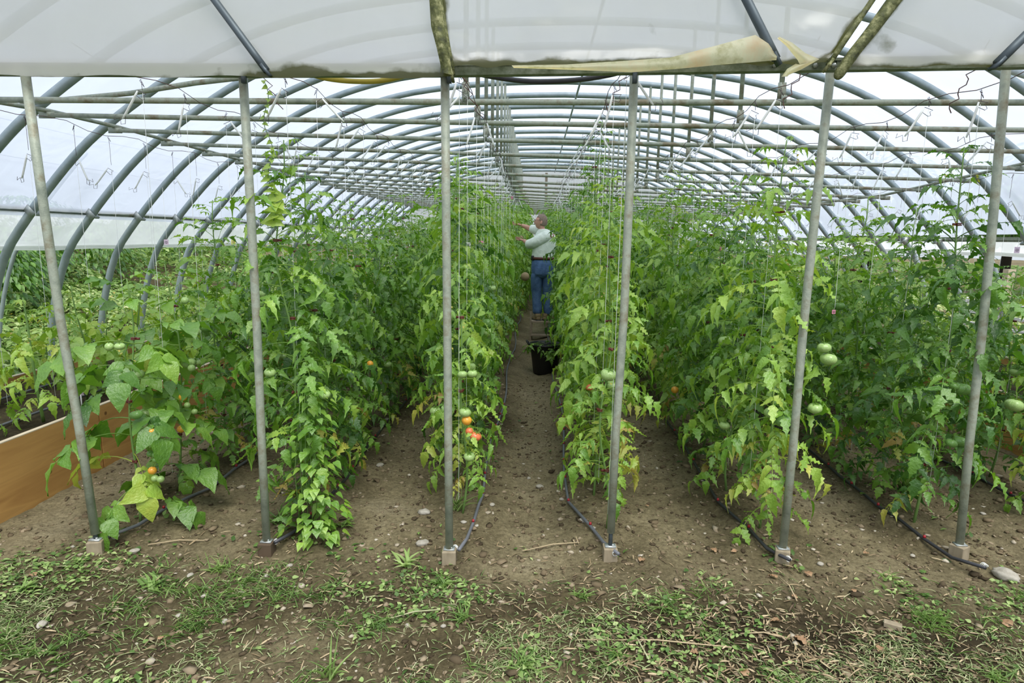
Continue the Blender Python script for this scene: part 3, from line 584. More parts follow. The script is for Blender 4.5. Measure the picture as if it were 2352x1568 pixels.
hose([atY(690, 162, 3.1), atY(740, 178, 3.1), atY(800, 186, 3.1), atY(870, 186, 3.1), atY(930, 174, 3.1), atY(980, 160, 3.1)], .012, 'yellow', 'yellow hose sagging below the header left of the mossy seam')
hose([atY(1060, 160, 3.1), atY(1130, 176, 3.1), atY(1220, 187, 3.1), atY(1320, 184, 3.1), atY(1400, 172, 3.1), atY(1440, 160, 3.1)], .012, 'hose', 'black hose sagging below the middle of the header')

# ------------------------------------------------------------------ overhead wires, hooks and twine
def hook_meshes():
    wv = []
    W_ = MB(); P = [(.0, 0, .0), (.012, 0, -.03), (-.012, 0, .005), (-.004, 0, .012), (.0, 0, -.045)]
    W_.tube(P, .0016, 4)
    body = [(.0, 0, -.05), (.05, 0, -.045), (.04, 0, -.06), (.055, 0, -.075), (.045, 0, -.085), (.005, 0, -.08), (.0, 0, -.1), (-.004, 0, -.2), (.02, 0, -.25), (.0, 0, -.265), (-.02, 0, -.235), (-.045, 0, -.265), (-.05, 0, -.24)]
    W2 = MB(); W2.tube(body, .0017, 4)
    sp_ = MB(); sp_.tube([(0, 0, -.055), (.001, 0, -.09), (-.002, 0, -.2), (-.006, 0, -.235)], [.004, .0065, .0065, .004], 6)
    return W_.mesh('link'), W2.mesh('hook_wire'), sp_.mesh('wound_twine')
HK = hook_meshes(); HK[0].materials.append(M['wire']); HK[1].materials.append(M['wire']); HK[2].materials.append(M['twine'])
tw = MB(); tw.tube([(0, 0, 0), (0, 0, -1)], .0013, 4); TW = tw.mesh('hanging_twine'); TW.materials.append(M['twine'])
RN = ['far left row over the raised bed']+[r for r in ROWN]+['far right raised bed row']
WX = [-3.62]+ROWX+[4.6]; WZ = [2.42, 2.46, 2.46, 2.46, 2.46, 2.44, 2.42, 2.36, 2.3]
for r, x in enumerate(WX):
    pts = []
    for y in np.arange(3.0, 21.5, .225):
        ph = (y-YK(0)) % .903/.903; pts.append((x+.01*math.sin(y*3), y, WZ[r]+.02+.07*(2*ph-1)**2))
    mb = MB(); mb.tube(pts, .0022, 4); tag(mb.build('support_wire', M['rust']), 'rusty wire strung lengthwise above the %s' % RN[r], 'wire')
    i = 0; y = 3.15+.13*((r*3) % 4)
    while y < 15:
        random.seed(r*50+i); ph = (y-YK(0)) % .903/.903; z = WZ[r]+.02+.07*(2*ph-1)**2-.015
        lab = '%s white twine hook from the front above the %s' % (ORD[i].capitalize() if i < 8 else 'Distant', RN[r])
        t = thing('twine_hook', lab.lower() if i < 8 else 'distant white twine hook above the '+RN[r], 'twine hook', (x+.01*math.sin(y*3), y, z), random.uniform(-.5, .5)+(PI if random.random() < .25 else 0), 'twine hooks above the '+RN[r])
        link('link', HK[0], None, t)
        tl = random.uniform(.2, .75); hkz = 0.0
        if r in (0, 8):
            hkz = -.2; mb2 = MB().tube([(0, 0, -.03), (0, 0, -.22)], .0013, 4); mb2.build('chain', M['rust'], t)
        for q in (1, 2): link(('', 'hook_wire', 'wound_twine')[q], HK[q], None, t, (0, 0, -.045+hkz+.05*math.cos(tl)), (0, tl, 0))
        o = link('hanging_twine', TW, None, t, (0, 0, -.06+hkz)); o.scale = (1, 1, z-.15+hkz-.1)
        y += random.uniform(.4, .5) if y < 8 else random.uniform(.7, .9); i += 1
# knotted chains by the bars
for px, py, Y, lab in ((712, 262, 4.7, 'third'), (2, 0, 0, '')):
    if not lab: continue
for (px, py, k, lab) in ((590, 205, 0, 'second'), (1050, 225, 0, 'third'), (1448, 215, 0, 'fourth'), (1865, 195, -1, 'fifth'), (2250, 205, -1, 'rightmost')):
    Y = 3.6 if k < 0 else 4.2; a = atY(px, py, Y); mb = MB(); pts = [a+Vector((0, 0, .25))+Vector((0.02, 0, 0))]
    for j in range(14): pts.append(a+Vector((.02*math.sin(j*2.1)+.012*j*(-1 if px > 1400 else 1), .01*math.cos(j*2.7), .2-.025*j)))
    mb.tube(pts, .003, 5); tag(mb.build('knotted_wire', M['rust']), 'knotted rusty wire dangling near the top of the %s pipe post' % lab, 'wire')

# ------------------------------------------------------------------ drip hoses
HX = [(-2.14, 0), (-1.3, .0), (-.38, .0), (.36, -.08), (1.27, 0), (2.25, 0), (3.2, 0)]
HN = ['leftmost row', 'second row', 'third row', 'fourth row', 'fifth row', 'sixth row', 'last row at right']
for i, rx in enumerate(ROWX):
    y0 = 2.95 if i < 6 else 3.2; x0 = (gp(*PB[i]).x+.02) if i < 6 else 3.2
    t = thing('drip_hose', 'drip irrigation hose on the soil along the %s' % HN[i], 'hose', (x0, y0, 0)); pts = []
    off = (.12, .1, .1, -.16, -.12, -.12, -.1)[i]
    for y in np.arange(y0, 14, .18):
        f = min(1, (y-y0)/.7); x = x0*(1-f)+(rx+off)*f+.025*math.sin(y*2+i); pts.append((x-x0, y-y0, T(x, y)+.022+.05*max(0, 1-(y-y0)/.2)))
    MB().tube(pts, .0095, 8).build('tube', M['hosegrey'] if i in (0, 2, 3) else M['hose'], t)
    for j in range(2, 18, 2):
        p = pts[j]; MB().tube([(p[0], p[1], p[2]+.008), (p[0], p[1], p[2]+.022)], [.009, .006], 8).build('emitter', M['red'], t)
    if i < 6: MB().tube([(math.cos(a)*.0125, .03+a*.0014, .05+math.sin(a)*.0125) for a in np.linspace(0, 19, 50)], .0018, 4).build('wire_tie', M['twine'], t)

# ------------------------------------------------------------------ raised beds
def board(name, lab, x0, x1, y0, y1, z1, m_='board', parent=None):
    pass
def bed(label, xs_, y0, y1, zt, seams, side):
    t = thing('raised_bed', label, 'raised bed', ((xs_[0]+xs_[1])/2, (y0+y1)/2, 0)); C0 = t.location
    for x in xs_:
        a = y0
        for b in seams+[y1]:
            o = MB().box(Vector((x, (a+b)/2, zt/2-.03))-C0, (.016, (b-a)/2-.008, zt/2+.03)).build('side_board', M['board'], t, smooth=False)
            MB().box(Vector((x, (a+b)/2, zt+.003))-C0, (.016, (b-a)/2-.008, .003)).build('top_edge', M['boardtop'], o, smooth=False)
            a = b
        for b in seams: MB().box(Vector((x+(.035 if x == min(xs_, key=abs) else -.035)*(-1 if x < 0 else 1), b, zt/2))-C0, (.018, .045, zt/2)).build('corner_post', M['block'], t, smooth=False)
    for y in (y0, y1): MB().box(Vector(((xs_[0]+xs_[1])/2, y, zt/2))-C0, (abs(xs_[1]-xs_[0])/2, .016, zt/2)).build('end_board', M['board'], t, smooth=False)
    X = np.linspace(min(xs_)+.02, max(xs_)-.02, 50); Y = np.linspace(y0+.02, y1-.02, 200)
    me = grid(X, Y, lambda a, b: zt-.07+.03*vnoise(a*6, b*6, 3)+.02*vnoise(a*18, b*18, 5), lambda a, b: -.12+0*a); o = link('bed_soil', me, M['soil'], t, tuple(-C0)); return t
ztL = atX(228, 932, -3.04).z; 
bed('long varnished wooden raised bed on the left side', (-3.05, -4.35), 1.9, 11.5, ztL, [4.07, 6.5, 9.0], -1)
bed('varnished wooden raised bed at the right side', (3.95, 5.2), 3.4, 11.5, ztL, [5.8, 8.3], 1)
def small_meshes():
    out = []
    for i in range(4):
        random.seed(900+i); out.append(plant_mesh(900+i,   .42+.12*i, .58, tp=OVATE if i % 2 else LOBED, bare=.08, Lmax=.2, dens=.9, pairs=2, sc=1.25))
    return out
SMALL = small_meshes(); random.seed(77)
for side, xc, ylist in (('left', -3.7, np.arange(2.3, 10.5, .42)), ('right', 4.55, np.arange(3.7, 10, .5))):
    for j, y in enumerate(ylist):
        for c in (-1, 1):
            v = SMALL[random.randrange(4)]; x = xc+c*.3+random.uniform(-.05, .05); yy = y+random.uniform(-.08, .08)
            lab = 'small young plant in the %s raised bed, %s from the front on its %s side' % (side, ORD[j] if j < 10 else 'far', 'aisle' if (c > 0) == (side == 'left') else 'outer')
            t = thing('young_plant', lab, 'young plant', (x, yy, ztL-.075), random.random()*6, 'young plants in the %s raised bed' % side)
            sc = random.uniform(.85, 1.3)
            for nm, me, mt in (('stem', v[0], 'stem'), ('foliage', v[1], 'leaf')): o = link(nm, me, M[mt], t); o.scale = (sc, sc, sc)
for x, lab in ((-3.42, 'nearer the aisle'), (-3.95, 'nearer the outside')):
    tag(MB().tube([(x+.03*math.sin(y), y, ztL-.04) for y in np.arange(2, 11, .3)], .009, 8).build('drip_hose', M['hosegrey']), 'grey drip hose in the left raised bed, %s' % lab, 'hose')
def tagstake(px, py, X, m_, lab, zb):
    p = atX(px, py, X); t = thing('plant_tag', lab, 'plant tag', (p.x, p.y, zb)); h = p.z-zb
    MB().box((0, 0, h/2), (.003, .003, h/2)).build('stake', M['paperwhite'], t); MB().box((0, 0, h), (.022, .0015, .014), Matrix.Rotation(.35, 3, 'X') @ Matrix.Rotation(.2, 3, 'Y')).build('card', M[m_], t, smooth=False)
tagstake(185, 903, -3.25, 'paperlilac', 'lilac card on a white stake near the left bed front corner', ztL-.07)
tagstake(265, 880, -3.3, 'paperpink', 'pink card on a white stake farther back in the left bed', ztL-.07)
# tags hanging on twine among the rows
def hangtag(px, py, Y, m_, lab, sz=.02):
    p = atY(px, py, Y); t = thing('hanging_tag', lab, 'plant tag', tuple(p)); MB().box((0, 0, 0), (sz*.85, .001, sz)).build('card', M[m_], t, smooth=False)
    MB().tube([(0, 0, sz*.9), (.004, 0, sz+.02), (0, .004, sz+.38)], .001, 4).build('loop', M['twine'], t)
    MB().box((0, -.0015, sz*.3), (sz*.5, .0003, sz*.07)).box((0, -.0015, -sz*.1), (sz*.6, .0003, sz*.07)).box((0, -.0015, -sz*.4), (sz*.4, .0003, sz*.06)).build('writing', M['ink'], t)
for a in [(382, 556, 4.6, 'paperlilac', 'lilac tag hanging above the leftmost row'), (536, 556, 5.2, 'paperyel', 'yellow tag hanging just left of the second pipe post'), (905, 561, 6.0, 'paperwhite', 'white tag left of the third pipe post'),
          (1075, 564, 4.6, 'paperwhite', 'white tag just right of the third pipe post', .024), (1105, 559, 4.8, 'paperpink', 'pink tag hanging right of the third pipe post'), (1587, 576, 4.9, 'paperyel', 'yellow tag hanging above the fifth row'),
          (1652, 572, 4.7, 'paperpink', 'bright pink tag left of the fifth pipe post', .018), (2336, 574, 5.4, 'paperlilac', 'pale lilac tag hanging at the right edge', .026), (1176, 454, 9.5, 'paperpink', 'pink tag high on the third row near the man'), (1541, 541, 6.5, 'paperlilac', 'small lilac tag between the fourth and fifth posts', .016), (1915, 716, 3.7, 'paperpink', 'small pink tag low beside the fifth pipe post', .012), (936, 570, 6.2, 'paperpink', 'small pink tag among leaves left of the third post', .014)]: hangtag(*a)

# ------------------------------------------------------------------ bindweed on post two
b = Batch(); mb = MB(); random.seed(3); pts = [atY(606+8*math.sin(i*.7)+i*1.1, 185+i*14, 3.12) for i in range(24)]; mb.tube(pts, .002, 4)
vt = thing('bindweed', 'twining heart-leaved vine climbing right of the second pipe post', 'vine', tuple(pts[-1])); mb.v = [tuple(Vector(v)-pts[-1]) for v in mb.v]; mb.build('stem', M['stem'], vt)
for i, p in enumerate(pts):
    s = .028 if i < 14 else .045
    if i > 18: s = .06
    a = random.random()*6; q = np.array(p-pts[-1]); b.many(HEART, q, (math.cos(a)*.8, -abs(math.sin(a))*.4, -.3), (random.uniform(-.5, .5), -.8, random.uniform(.2, 1)), s, s*.85, .7)
    if i > 16: a += 2.5; b.many(HEART, q, (math.cos(a), -.4, random.uniform(-.5, .1)), (random.uniform(-.6, .6), -1, random.uniform(.1, 1)), s*1.1, s, .72)
link('leaves', b.mesh('leaves'), M['leaf'], vt)
b = Batch(); t = thing('bindweed', 'dense heart-leaved bindweed clump at the foot of the second post', 'vine', (-1.2, 3.12, 0))
for i in range(340):
    h = random.random()**1.3*.85; r = (.21-.13*h)*random.uniform(.3, 1); a = random.random()*6.28
    q = (r*math.cos(a)+.03, r*math.sin(a)*.8, h+.03); b.many(HEART, q, (math.cos(a), math.sin(a), -.6), (math.cos(a)*.7, math.sin(a)*.7, .8), random.uniform(.03, .055), random.uniform(.03, .05), random.uniform(.3, .6))
link('leaves', b.mesh('leaves'), M['leaf'], t)
mb = MB(); [mb.tube([(.02*j-.05, 0, 0), (.03*j-.06, -.03, .4), (.01*j-.02, 0, .85)], .0025, 4) for j in range(5)]; mb.build('stem', M['stem'], t)

# ------------------------------------------------------------------ man, stool, bucket
MY = 10.5
def mp(px, py, dy=0): return atY(px, py, MY+dy)
SK = flatc('skin', (.55, .3, .22), .6, var=.06); SH = mat('pale_green_shirt', [(.3, (.6, .68, .6)), (.7, (.78, .85, .76))], .85, scale=14, bump=.5, bscale=16, dist=.02); JN = mat('blue_denim', [(.3, (.035, .08, .19)), (.7, (.11, .2, .38))], .85, scale=9, bump=.5, bscale=22, dist=.02)
HR = mat('grey_brown_hair', [(.3, (.16, .11, .08)), (.7, (.33, .26, .2))], .8, scale=60, bump=.6, bscale=120); BT = flatc('brown_leather', (.1, .03, .02), .5); BOOT = mat('tan_boot', [(.3, (.16, .11, .05)), (.7, (.3, .23, .12))], .8, scale=14); BLK = flatc('black_case', (.01, .01, .012), .4)
base = mp(1246, 735); man = thing('person', 'man in pale green T-shirt and blue jeans picking, standing on a low stool', 'person', tuple(base))
def L(px, py, dy=0): return mp(px, py, dy)-base
# continuous body: skin modifier
bv = [L(1247, 600), L(1250, 572), L(1252, 548), L(1247, 532, -.0), L(1244, 522, 0), L(1242, 508, 0), L(1243, 498, 0),
      L(1235, 605), L(1233, 660, .03), L(1235, 715, 0), L(1230, 728, .08),
      L(1260, 605), L(1257, 660, .03), L(1259, 716, 0), L(1262, 728, .08),
      L(1266, 541, -.04), L(1240, 562, .02), L(1203, 553, .16), L(1236, 536, .17), L(1217, 527, .2), L(1196, 516, .2)]
be = [(0, 1), (1, 2), (2, 3), (3, 4), (4, 5), (5, 6), (0, 7), (7, 8), (8, 9), (9, 10), (0, 11), (11, 12), (12, 13), (13, 14), (2, 15), (15, 16), (16, 17), (2, 18), (18, 19), (19, 20)]
br = [.13, .13, .14, .07, .055, .08, .06, .09, .06, .045, .035, .09, .06, .045, .035, .06, .045, .026, .05, .042, .026]
me = bpy.data.meshes.new('body'); me.from_pydata([tuple(v) for v in bv], be, []); bo = link('body', me, SK, man)
md = bo.modifiers.new('skin', 'SKIN'); md.use_smooth_shade = True
for i, r_ in enumerate(br): me.skin_vertices[0].data[i].radius = (r_, r_*.85); me.skin_vertices[0].data[i].use_root = (i == 0)
ms = bo.modifiers.new('sub', 'SUBSURF'); ms.levels = 1; ms.render_levels = 2
def ringz(pl, rx, ry): return [(p.x, p.y, p.z, a, c) for p, a, c in zip(pl, rx, ry)]
# head: face and skull facing left and away
hc = L(1243, 509); mb = MB(); nu, nv = 24, 16; vs = []
for j in range(nv+1):
    th = PI*j/nv
    for i in range(nu):
        ph = 2*PI*i/nu; x = math.sin(th)*math.cos(ph); y = math.sin(th)*math.sin(ph); z = math.cos(th)
        X_ = x*.098; Y_ = y*.076*(1-.12*max(0, -z)); Z_ = z*.122
        if x < 0 and z < .2: X_ -= .008*(-x)
        if x > 0 and z < -.3: X_ *= .8
        nose = math.exp(-((z+.12)/.14)**2-(y/.2)**2)*(x < 0); X_ -= .028*nose
        X_ += .012*math.exp(-((z-.12)/.09)**2-((abs(y)-.38)/.2)**2)*(x < 0)
        X_ -= .009*math.exp(-((z-.27)/.08)**2-(y/.6)**2)*(x < 0)
        X_ -= .01*math.exp(-((z+.48)/.07)**2-(y/.35)**2)*(x < 0)-.006*math.exp(-((z+.4)/.04)**2-(y/.3)**2)*(x < 0)
        X_ -= .012*math.exp(-((z+.85)/.14)**2-(y/.4)**2)*(x < 0)
        vs.append((X_, Y_, Z_))
mb.add(vs, [(j*nu+i, j*nu+(i+1) % nu, (j+1)*nu+(i+1) % nu, (j+1)*nu+i) for j in range(nv) for i in range(nu)])
head = mb.build('head', SK, man, loc=hc); head.rotation_euler = (0, .12, -.22)
def hb_(name, cx, cy, cz, rx, ry, rz, m_, par=head):
    mb = MB(); vs = [(cx+rx*math.sin(PI*j/8)*math.cos(PI*i/6), cy+ry*math.sin(PI*j/8)*math.sin(PI*i/6), cz+rz*math.cos(PI*j/8)) for j in range(9) for i in range(12)]
    mb.add(vs, [(j*12+i, j*12+(i+1) % 12, (j+1)*12+(i+1) % 12, (j+1)*12+i) for j in range(8) for i in range(12)]); return mb.build(name, m_, par)
for s in (-1, 1): hb_('ear', .02, s*.077, -.01, .018, .008, .031, SK); hb_('eye', -.088, s*.03, .018, .009, .012, .008, M['paperwhite'])
# hair cap: back, sides and top of skull
mb = MB(); vs = []; fs = []; idx = {}
for j in range(13):
    th = PI*.66*j/12
    for i in range(24):
        ph = 2*PI*i/24; x = math.sin(th)*math.cos(ph); y = math.sin(th)*math.sin(ph); z = math.cos(th); wv = 1+.03*math.sin(i*3+j*2)
        vs.append(((x*.103+.004)*wv, y*.081*wv, z*.126*wv+.002))
for j in range(12):
    for i in range(24):
        q = [vs[j*24+i], vs[j*24+(i+1) % 24], vs[(j+1)*24+i]]; cx_ = sum(a[0] for a in q)/3; cz_ = sum(a[2] for a in q)/3
        if cx_ > (-.07 if cz_ > .075 else .012 if cz_ < .03 else -.03): fs.append((j*24+i, j*24+(i+1) % 24, (j+1)*24+(i+1) % 24, (j+1)*24+i))
mb.add(vs, fs); mb.build('hair', HR, head, mods=[('SOLIDIFY', {'thickness': .006, 'offset': 1})])
g_ = MB()
for s in (-1, 1): g_.tube([(-.107, s*.03+math.cos(a)*.019, .012+math.sin(a)*.015) for a in np.linspace(0, 2*PI, 13)], .0022, 4); g_.tube([(-.105, s*.05, .018), (-.06, s*.078, .018), (.015, s*.082, .012)], .0022, 4)
g_.build('glasses', BLK, head)
hb_('moustache', -.108, 0, -.052, .008, .026, .009, HR)
# shirt torso and sleeves
tp_ = [L(1248, 603), L(1248, 592), L(1249, 575), L(1250, 560), L(1252, 547), L(1252, 537), L(1249, 529), L(1247, 525)]
sh = MB(); sh.loft(ringz(tp_, [.2, .205, .195, .195, .19, .165, .1, .07], [.14, .145, .15, .145, .135, .12, .09, .075]), 24)
def sleeve(P, r): m2 = MB(); m2.tube(P, r, 14); return m2
shirt = sh.build('shirt', SH, man, mods=[('SUBSURF', {'levels': 1, 'render_levels': 2})])
sleeve([L(1262, 538, -.06), L(1250, 545, -.1), L(1232, 556, -.09), L(1217, 561, -.04), L(1208, 560, 0)], [.09, .105, .1, .085, .075]).build('sleeve', SH, shirt, mods=[('SUBSURF', {'levels': 1, 'render_levels': 2})])
sleeve([L(1243, 533, .1), L(1235, 529, .16), L(1224, 526, .2), L(1216, 524, .22)], [.085, .08, .075, .07]).build('sleeve', SH, shirt, mods=[('SUBSURF', {'levels': 1, 'render_levels': 2})])
mbx = MB(); c = L(1268, 541, -.125)
for a in range(3): mbx.tube([c+Vector((.03*math.cos(q)*(1-.2*a), -.012, .035*math.sin(q)*(1-.2*a))) for q in np.linspace(0, 2*PI, 12)], .003, 4)
mbx.build('back_print', M['red'], shirt)
# forearms and hands with fingers
def arm(P, r, hand_d, curl):
    a = MB(); a.tube(P, r, 10); a.build('forearm', SK, man)
    h = P[-1]; d = Vector(hand_d).normalized(); s_ = d.cross(Vector((0, 0, 1))).normalized(); u_ = s_.cross(d)
    m3 = MB(); m3.tube([h-d*.01, h+d*.04, h+d*.09], [.026, .034, .03], 8, flat=.5)
    for k in range(4):
        q = h+d*.085+u_*(.022-.015*k); ln = (.07, .078, .072, .055)[k]
        m3.tube([q, q+d*ln*.45-s_*curl*.01, q+d*ln*.8-s_*curl*.03, q+d*ln*.95-s_*curl*.05], [.0095, .009, .008, .006], 6)
    q = h+d*.03+u_*.028; m3.tube([q, q+d*.03+u_*.022, q+d*.06+u_*.026-s_*.012], [.011, .0095, .007], 6); m3.build('hand', SK, man)
arm([L(1216, 559, .0), L(1209, 556, .08), L(1203, 552, .12)], [.045, .038, .028], (-.6, .6, .2), 1)
arm([L(1222, 526, .2), L(1209, 521, .2), L(1198, 517, .2)], [.045, .038, .027], (-1, .1, .25), 1)
# jeans
def legr(P, r): return [(p.x, p.y, p.z, a, c) for p, (a, c) in zip(P, r)]
jn = MB(); jn.loft(ringz([L(1248, 592), L(1248, 600), L(1248, 614), L(1247, 628), L(1247, 640)], [.195, .2, .207, .2, .17], [.145, .155, .175, .165, .13]), 24)
for P, r in (([L(1234, 620), L(1233, 640), L(1232, 660, .02), L(1233, 680, .03), L(1234, 700, .01), L(1234, 714, 0), L(1234, 722, 0)], [(.1, .14), (.108, .13), (.095, .11), (.085, .095), (.083, .09), (.082, .09), (.075, .085)]),
             ([L(1259, 620), L(1259, 640), L(1257, 660, .02), L(1257, 680, .03), L(1258, 700, .01), L(1259, 714, 0), L(1260, 723, 0)], [(.1, .14), (.1, .13), (.09, .11), (.082, .095), (.08, .09), (.078, .09), (.072, .085)])):
    jn.loft(legr(P, r), 18)
jeans = jn.build('jeans', JN, man, mods=[('SUBSURF', {'levels': 1, 'render_levels': 2})])
for px in (1237, 1261): MB().box(L(px, 622, -.165), (.06, .006, .065), Matrix.Rotation(.1, 3, 'X')).build('back_pocket', JN, jeans, mods=[('BEVEL', {'width': .01, 'segments': 2})])
be_ = MB(); be_.loft([(*L(1248, 596), .208, .158), (*L(1248, 590), .206, .156)], 24, False); be_.build('belt', BT, jeans, mods=[('SOLIDIFY', {'thickness': .008})])
MB().box(L(1224, 592, -.05), (.03, .04, .04)).build('belt_pouch', BLK, jeans, mods=[('BEVEL', {'width': .01, 'segments': 2})])
for px, rz in ((1232, .5), (1258, -.9)):
    p = L(px, 735); s2 = MB(); R = Matrix.Rotation(rz, 3, 'Z')
    rr = [(-.0, -.07, .012, .04), (0, -.1, .05, .042), (0, -.06, .1, .045), (0, 0, .09, .045), (0, .07, .06, .048), (0, .13, .045, .045), (0, .17, .03, .03)]
    s2.tube([p+R @ Vector((0, a, .035)) for a in (-.1, -.08, 0, .08, .14, .17)], [.025, .042, .05, .047, .04, .02], 12); s2.tube([p+R @ Vector((0, -.05, .03)), p+R @ Vector((0, -.045, .12))], [.046, .05], 12)
    bt = s2.build('boot', BOOT, man); MB().box(p+R @ Vector((0, .03, .008)), (.047, .135, .012), R).build('sole', BLK, bt, mods=[('BEVEL', {'width': .02, 'segments': 3})])
# stool
z0 = T(.1, MY); zt_ = base.z
st = thing('step_stool', 'low wooden step stool under the man', 'stool', (base.x, MY, z0)); h = zt_-z0
MB().box((0, 0, h-.012), (.2, .17, .012)).build('top', M['plank'], st, smooth=False)
for s in (-1, 1):
    MB().box((s*.185, -.13, h/2-.012), (.016, .022, h/2-.002)).build('leg', M['plank'], st, smooth=False); MB().box((s*.185, .13, h/2-.012), (.016, .022, h/2-.002)).build('leg', M['plank'], st, smooth=False)
MB().box((0, -.19, .07), (.2, .06, .012)).build('lower_step', M['plank'], st, smooth=False)
MB().box((-.2, -.22, .22), (.014, .014, .25)).build('rail', M['plank'], st, smooth=False)
# bucket
g = gp(1247, 862); g.y += .14; bx = atY(1251, 862, g.y).x; bk = thing('garden_bucket', 'large black rubber bucket on the centre path', 'bucket', (bx, g.y, g.z+.005)); n_ = 28
prof = [(0, 0), (.14, 0), (.15, .01), (.19, .33), (.205, .36), (.215, .365), (.212, .38), (.2, .378), (.185, .34), (.14, .03), (0, .025)]
vs = [(r_*math.cos(2*PI*i/n_), r_*math.sin(2*PI*i/n_), z_) for r_, z_ in prof for i in range(n_)]
MB().add(vs, [(j*n_+i, j*n_+(i+1) % n_, (j+1)*n_+(i+1) % n_, (j+1)*n_+i) for j in range(len(prof)-1) for i in range(n_)]).build('tub', M['bucket'], bk)
for s in (-1, 1): MB().tube([(s*.2, -.05, .35), (s*.235, -.04, .4), (s*.24, 0, .41), (s*.235, .04, .4), (s*.2, .05, .35)], .011, 8).build('handle', M['bucket'], bk)
b = Batch(); random.seed(5)
for i in range(26): a = random.random()*6.28; r_ = random.uniform(0, .12); compound(b, arr(r_*math.cos(a), r_*math.sin(a), .33+random.uniform(0, .06)), a, random.uniform(.1, .6), random.uniform(.15, .26), random.uniform(.3, .5), pairs=2)
tag(link('leaf_clippings', b.mesh('leaf_clippings'), M['leaf'], None, (bx, g.y, g.z)), 'pruned tomato leaves heaped in the black bucket', 'clippings', kind='stuff')
tag(hb_('basket', 0, 0, 0, .07, .06, .07, M['straw'], None), 'small brown round bundle among leaves left of the man', 'bundle').location = mp(1206, 635, -.6)

# ------------------------------------------------------------------ ground cover
def scatter(n, xr, yr, dens=None, seed=0):
    r = np.random.default_rng(seed); x = r.uniform(*xr, n); y = yr[0]+(yr[1]-yr[0])*r.random(n)**1.3
    if dens is not None: k = r.random(n) < dens(x, y); x, y = x[k], y[k]
    return x, y, terr(x, y), r
ICO = None
def rocks(name, n, xr, yr, smin, smax, seed, m_):
    x, y, z, r = scatter(n, xr, yr, None, seed); bm = bmesh.new(); bmesh.ops.create_icosphere(bm, subdivisions=1, radius=1); V = np.array([v.co[:] for v in bm.verts]); Fc = [tuple(v.index for v in f.verts) for f in bm.faces]; bm.free()
    B = Batch(); k = len(x); a = r.uniform(0, 6.28, k); s = smin+(smax-smin)*r.random(k)**5
    for g5 in range(6):
        sel = slice(g5, None, 6); Vg = V*(1+.34*np.random.default_rng(g5+3).standard_normal((len(V), 1)))*[1, .75, .5]
        B.many((Vg, Fc), np.stack([x, y, z+s*.1], -1)[sel], np.stack([np.cos(a), np.sin(a), 0*a], -1)[sel], (0, 0, 1), s[sel], s[sel], r.random(k)[sel])
    return tag(link(name, B.mesh(name), m_), 'crumbs of dry soil and grit scattered over the ground', 'soil crumbs', kind='stuff')
crumb = mat('soil_crumb', [(0, (.05, .037, .022)), (.6, (.19, .145, .088)), (.93, (.3, .24, .16)), (1, (.5, .45, .36))], .95, src='tint', scale=20, spec=.1)
rocks('soil_crumbs', 30000, (-3, 3.4), (1.7, 7), .0025, .02, 3, crumb)
patch = lambda s, th, k=3: (lambda x, y: np.clip((vnoise(x*2.2, y*2.2, s)+vnoise(x*6, y*6, s+1)*.6-th)*k, 0, 1))
rocks('soil_clods', 2600, (-2.8, 3.4), (2.0, 7.5), .007, .032, 9, crumb)
# cut grass
fg = lambda x, y: np.clip((2.95+.12*vnoise(x*2, 0*y, 3)-y)/.35, 0.0, 1)
x, y, z, r = scatter(75000, (-3.6, 4.0), (1.75, 3.1), lambda x, y: fg(x, y)*(.13+patch(12, .0)(x, y)*.8), 4); k = len(x); a = r.uniform(0, 6.28, k)
B = Batch(); el = r.random(k)**2*.9
B.many(BLADE, np.stack([x, y, z+.004], -1), np.stack([np.cos(a), np.sin(a), el], -1), np.stack([r.normal(0, .2, k), r.normal(0, .2, k), np.ones(k)], -1), r.uniform(.015, .065, k), r.uniform(.0018, .005, k), r.random(k)*.8+.1)
tag(link('cut_grass', B.mesh('cut_grass'), M['cut']), 'short mown grass and clippings over the foreground soil', 'grass', kind='stuff')
x, y, z, r = scatter(38000, (-3.6, 4.0), (1.75, 3.15), lambda x, y: fg(x, y)*np.clip((vnoise(x*5, y*5, 61)+.5*vnoise(x*12, y*12, 62)-.16)*5, 0, 1), 14); k = len(x); a = r.uniform(0, 6.28, k)
B = Batch(); B.many(BLADE, np.stack([x, y, z], -1), np.stack([np.cos(a)*.8, np.sin(a)*.8, r.uniform(.3, 1.4, k)], -1), np.stack([r.normal(0, .3, k), r.normal(0, .3, k), np.ones(k)], -1), r.uniform(.025, .08, k), r.uniform(.002, .0055, k), r.random(k)*.45+.2)
tag(link('grass_patches', B.mesh('grass_patches'), M['weed']), 'patches of upright green grass scattered over the foreground', 'grass', kind='stuff')
x, y, z, r = scatter(31000, (-3.6, 4.0), (1.75, 3.3), lambda x, y: np.clip((3.15-y)/.5, 0, 1)*(.04+patch(22, .0, 4)(x, y))*(1-.75*np.exp(-((x-1.2)/.8)**2)), 5); k = len(x); a = r.uniform(0, 6.28, k)
B = Batch(); B.many(OVATE, np.stack([x, y, z+.006+.01*r.random(k)], -1), np.stack([np.cos(a), np.sin(a), r.normal(.2, .25, k)], -1), np.stack([r.normal(0, .3, k), r.normal(0, .3, k), np.ones(k)], -1), r.uniform(.012, .035, k), r.uniform(.01, .024, k), r.random(k)*.7+.15)
tag(link('low_weeds', B.mesh('low_weeds'), M['weed']), 'low broad-leaved weeds carpeting the foreground', 'weeds', kind='stuff')
x, y, z, r = scatter(18000, (-2.2, 2.7), (1.75, 3.2), lambda x, y: np.clip(np.exp(-((x-1.1)/.75)**2-((y-2.1)/.5)**2)*1.1+.08, 0, 1), 6); k = len(x); a = r.uniform(0, 6.28, k)
